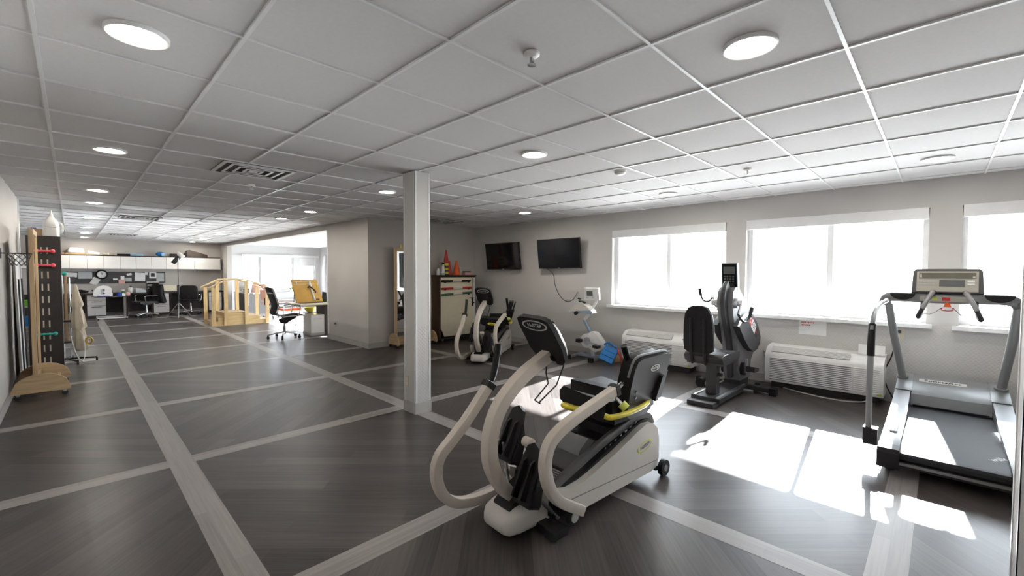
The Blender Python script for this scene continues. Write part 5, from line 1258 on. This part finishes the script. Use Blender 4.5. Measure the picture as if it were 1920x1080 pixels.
# ================================================================== SUNROOM
T = thing('office_chair', 'slim high-backed black office chair with polished arms at the sunroom table', 'office chair', (3.13, 9.84, 0), 0, 'office chairs')
star_base(T, Matrix.Rotation(rad(12), 4, 'Z'), .31)
MB().prism([(-.08, .33), (.02, .30), (.10, .36), (.24, .43), (.20, .455), (-.02, .43), (-.10, .40)], 'xz', -.05, .05, .008).build('tilt_mechanism', 'black_plastic', T)
MB().tube([(.05, -.05, .36), (.10, -.13, .33)], .006, 6).build('tilt_lever', 'black_plastic', T)
MB().sweep(smooth_path([(-.17, 0, .50), (-.05, 0, .475), (.12, 0, .475), (.27, 0, .49), (.31, 0, .475)], 5), rrect(.45, .022, .01), (0, 0, 1)).build('seat_sling', 'black_fabric', T)
bkp = smooth_path([(-.175, 0, .50), (-.20, 0, .56), (-.175, 0, .66), (-.185, 0, .76), (-.23, 0, .90), (-.285, 0, 1.07)], 6)
MB().sweep(bkp, rrect(.43, .030, .012), (1, 0, 0)).build('back_sling', 'black_fabric', T)
for s in (-1, 1):
    MB().tube([(p.x-.012, s*.225, p.z) for p in bkp], .010, 8, up=(0, 1, 0)).tube(smooth_path([(-.17, s*.225, .495), (-.05, s*.225, .47), (.12, s*.225, .47), (.28, s*.225, .485)], 5), .010, 8, up=(0, 1, 0)).build('side_frame', 'chrome', T)
    MB().tube(smooth_path([(-.17, s*.235, .70), (-.05, s*.255, .715), (.12, s*.26, .715), (.215, s*.255, .70), (.235, s*.25, .64), (.225, s*.24, .54), (.19, s*.23, .485), (.0, s*.235, .47)], 6), .010, 8, up=(0, 1, 0)).build('armrest', 'chrome', T)
MB().sweep([(-.255, -.23, .955), (-.265, 0, .955), (-.255, .23, .955)], rrect(.030, .018, .005), (1, 0, 0)).build('back_brace', 'chrome', T)
T = thing('sunroom_table', 'dark-edged table just inside the sunroom opening', 'table', (3.40, 9.66, 0))
MB().box(0, 1.9, 0, .75, .675, .70, .004).build('top', 'cream_box', T)
MB().box(-.004, 1.904, -.004, .754, .66, .675).build('top_edge', 'brown_dark', T)
for x in (.56, 1.80):
    MB().box(x, x+.045, .10, .62, .0015, .66).build('panel_leg', 'brown_dark', T)
MB().box(.605, 1.80, .50, .52, .30, .66).build('modesty_panel', 'brown_dark', T)
T = thing('low_cabinet', 'low white cabinet beneath the sunroom table', 'cabinet', (3.66, 9.80, 0))
MB().box(0, .29, 0, .45, .055, .45, .006).build('body', 'white_gloss', T)
MB().box(-.01, .30, -.01, .46, .0015, .055, .003).build('plinth', 'ring_grey', T)
MB().box(.06, .23, -.012, .0, .36, .37).build('handle', 'steel', T)
# amber peg board leaning on the table
T = thing('amber_board', 'amber plastic activity board propped up on the sunroom table', 'board', (3.72, 10.02, .7005))
M = Matrix.Translation((0, 0, .026)) @ Matrix.Rotation(rad(9), 4, 'Z') @ Matrix.Rotation(rad(-28), 4, 'X')
MB(M).box(-.29, .31, -.012, .012, .0, .56, .004).build('panel', 'amber', T)
MB(M).box(-.29, .31, -.016, -.011, .435, .447).build('rail', 'cream_box', T)
MB(M).box(-.26, .28, -.016, -.011, .505, .512).build('rail', 'cream_box', T)
MB(M).cyl((.11, -.03, .03), (.11, -.03, .50), .022, 12).build('clear_tube', 'clear_plastic', T)
MB(M).tube(smooth_path([(.03, -.03, .34), (.07, -.05, .36), (.13, -.05, .30), (.18, -.045, .24), (.17, -.03, .20)], 5), .017, 10).build('brown_handle', 'walnut_z', T)
MB(M).box(-.20, -.175, -.022, -.011, .455, .50, .003).build('white_tab', 'white_plastic', T)
MB(M).obox((.275, -.02, .40), (.02, .012, .09), (0, .4, 0), .003).build('yellow_tab', 'yellow_paint', T)
MB(M).box(.16, .23, -.03, -.011, .03, .06, .004).build('dark_foot', 'brown_dark', T)
MB().box(-.20, .28, -.02, .30, .0, .018, .004).build('base_board', 'walnut_z', T)
for s in (-.22, .24):
    MB().tube([(s, .27, .45), (s, .34, .022)], .008, 6).build('prop_leg', 'dark_metal', T)
t = thing('clear_bag', 'clear plastic bag of supplies at the table end by the pier', 'bag', (4.21, 9.90, .7005))
MB().loft([[(x*.09*k, y*.08*k, z) for x, y in circle(1, 14)] for k, z in ((1, 0), (1.1, .08), (.95, .18), (.5, .27), (.2, .30))]).build('bag', 'clear_plastic', t)
MB().lathe([(.075, -.0), (.085, .07), (.001, .075)], 14, Matrix.Translation((0, 0, .002))).build('pink_supplies', 'pink', t)
t = thing('dark_phone', 'small dark device behind the amber board', 'phone', (4.12, 10.22, .7005))
MB().prism([(-.05, 0), (.05, 0), (.04, .22), (-.03, .24)], 'xz', -.03, .03, .01).build('body', 'black_plastic', t)
# chrome chair with orange seat, yellow bowl
T = thing('visitor_chair', 'chrome visitor chair with orange seat seen past the high-backed chair', 'chair', (3.98, 12.1, 0), rad(180))
MB().box(-.22, .22, -.22, .22, .40, .455, .02, 3).build('seat', 'orange', T)
MB(Matrix.Translation((-.22, 0, .62)) @ Matrix.Rotation(rad(-8), 4, 'Y')).box(-.012, .012, -.21, .21, -.02, .22, .01).build('backrest', 'ring_grey', T)
for s in (-1, 1):
    MB().tube(smooth_path([(.22, s*.24, .012), (.22, s*.24, .40), (.19, s*.24, .60), (-.05, s*.24, .62), (-.20, s*.24, .61)], 5), .012, 8, up=(0, 1, 0)).build('front_leg', 'chrome', T)
    MB().tube(smooth_path([(-.25, s*.24, .012), (-.21, s*.24, .40), (-.24, s*.24, .86)], 5), .012, 8, up=(0, 1, 0)).build('back_leg', 'chrome', T)
T = thing('low_stool', 'small chrome stool carrying a yellow bowl behind the sunroom table', 'stool', (4.0, 10.75, 0))
MB().lathe([(.15, .40), (.16, .41), (.16, .43), (.001, .435)], 20).build('seat', 'dark_grey', T)
for k in range(4):
    a = PI/4+PI/2*k
    MB().tube([(.10*math.cos(a), .10*math.sin(a), .405), (.17*math.cos(a), .17*math.sin(a), .008)], .010, 8, up=(.1, .1, 1)).build('leg', 'chrome', T)
t = thing('yellow_bowl', 'yellow bowl on the low stool under the amber board', 'bowl', (4.0, 10.75, .4355))
MB().lathe([(.05, 0), (.11, .04), (.14, .12), (.133, .12), (.10, .045), (.001, .012)], 22).build('bowl', 'yellow_paint', t)
# grey desk with clutter, desk lamp, pink chair
T = thing('grey_desk', 'grey panel desk behind the training stairs', 'desk', (3.95, 16.15, 0))
MB().box(.0, .62, .02, 1.25, .0015, .655, .003).build('pedestal', 'dark_grey', T)
MB().box(-.01, .66, .0, .02, .0015, .675, .002).build('front_panel', 'mid_grey', T)
MB().box(-.02, .70, -.02, 1.30, .675, .70, .003).build('top', 'ring_grey', T)
MB().box(.05, .11, -.006, .001, .28, .66).build('name_sheet', 'paper', T)
for k in range(4):
    MB().box(.08+.15*k, .13+.15*k, -.024, -.019, .655, .690).build('edge_clip', 'white_plastic', T)
GD = .7005
t = thing('paper_heap', 'white heap of papers on the grey desk', 'papers', (4.05, 16.45, GD))
for k in range(5):
    MB(Matrix.Rotation(rad(17*k-20), 4, 'Z')).box(-.13, .14, -.11, .11, .05*k, .05*k+.046, .006).build('bundle', 'paper', t)
t = thing('label_printer', 'small dark label printer on the grey desk', 'printer', (4.02, 16.25, GD))
MB().box(-.07, .07, -.05, .05, 0, .14, .012).build('body', 'dark_grey', t)
MB().box(-.05, .05, -.055, -.045, .05, .09).build('slot', 'paper', t)
t = thing('pink_coat', 'pale pink coat heaped on the grey desk', 'coat', (4.42, 16.6, GD))
MB().loft([[(.16*k*math.cos(2*PI*i/22)*(1+.12*math.sin(3*i)), .2*k*math.sin(2*PI*i/22), z) for i in range(22)] for k, z in ((1, 0), (1.05, .08), (.9, .20), (.62, .30), (.3, .36))]).build('cloth', 'pink', t, 60)
MB().tube(smooth_path([(.1, -.1, .2), (.18, -.16, .12), (.2, -.2, .03)], 4), .04, 8).build('sleeve', 'pink', t)
t = thing('white_bag', 'white carrier bag at the back of the grey desk', 'bag', (4.12, 16.95, GD))
MB().loft([[(.16*k*math.cos(2*PI*i/18)*(1+.1*math.sin(4*i)), .12*k*math.sin(2*PI*i/18), z) for i in range(18)] for k, z in ((1, 0), (1.05, .15), (.95, .32), (.7, .42))]).build('bag', 'paper', t, 60)
MB().tube(smooth_path([(-.05, 0, .40), (-.03, 0, .50), (.03, 0, .50), (.05, 0, .40)], 4), .006, 6).build('handle', 'white_plastic', t)
t = thing('task_lamp', 'dark oval-headed task lamp over the grey desk corner', 'lamp', (4.56, 16.25, GD))
MB().lathe([(.07, 0), (.07, .015), (.001, .02)], 18).build('base', 'dark_metal', t)
MB().tube(smooth_path([(0, 0, .01), (.01, 0, .15), (.0, -.02, .26), (-.06, -.05, .27)], 5), .008, 8).build('arm', 'dark_metal', t)
MB(Matrix.Translation((-.08, -.06, .235)) @ Matrix.Rotation(rad(12), 4, 'Y')).ell((0, 0, 0), (.14, .08, .035), 18, 8).build('shade', 'dark_grey', t)
T = thing('office_chair', 'pink office chair with dark base behind the stair rail end', 'office chair', (4.25, 14.35, 0), rad(20), 'office chairs')
star_base(T, Matrix.Identity(4), .26, 'steel')
MB().box(-.22, .22, -.22, .22, .43, .50, .025, 3).build('seat_cushion', 'pink', T)
MB(Matrix.Translation((-.22, 0, .68)) @ Matrix.Rotation(rad(-8), 4, 'Y')).box(-.025, .025, -.21, .21, -.12, .18, .022, 3).build('backrest', 'pink', T)
MB().box(-.09, .09, -.06, .06, .39, .43, .008).box(-.26, -.20, -.03, .03, .41, .62, .006).build('tilt_mechanism', 'black_plastic', T)
T = thing('sunroom_heater', 'white slatted heater under the widest sunroom window', 'heater', (5.35, 18.2, 0))
MB().box(0, .95, 0, .197, .04, .60, .01).build('cabinet', 'white_plastic', T)
for k in range(7):
    MB().obox((.475, -.004, .12+.055*k), (.86, .02, .028), (.4, 0, 0), .003).build('louvre_slat', 'ring_grey', T)
MB().box(.04, .91, .02, .19, .0015, .04).build('plinth', 'dark_grey', T)
T = thing('potted_orchid', 'white orchid in a pale pot on the heater', 'plant', (6.08, 18.30, .6005))
MB().lathe([(.05, 0), (.065, .11), (.058, .11), (.045, .02), (.001, .02)], 16).build('pot', 'white_plastic', T)
MB().lathe([(.056, .095), (.001, .10)], 14).build('soil', 'brown_dark', T)
for k in range(5):
    a = 2*PI*k/5
    MB(Matrix.Translation((0, 0, .10)) @ Matrix.Rotation(a, 4, 'Z')).sweep(smooth_path([(.0, 0, 0), (.06, 0, .06), (.13, 0, .05)], 4), [(-.022, 0), (0, .004), (.022, 0), (0, -.004)], (0, 1, 0)).build('leaf', 'leaf', T)
stem = smooth_path([(0, 0, .10), (-.02, 0, .28), (-.06, -.01, .45), (-.13, -.02, .54), (-.20, -.02, .52)], 5)
MB().tube(stem, .005, 6).build('stem', 'leaf', T)
for k in range(6):
    p = stem[-1-3*k]
    f = MB()
    for j in range(5):
        f.ell((0, 0, 0), (.022, .006, .014), 8, 5, Matrix.Translation(p) @ Matrix.Rotation(2*PI*j/5, 4, 'Y') @ Matrix.Translation((.022, 0, 0)))
    f.build('flower', 'petal', T)
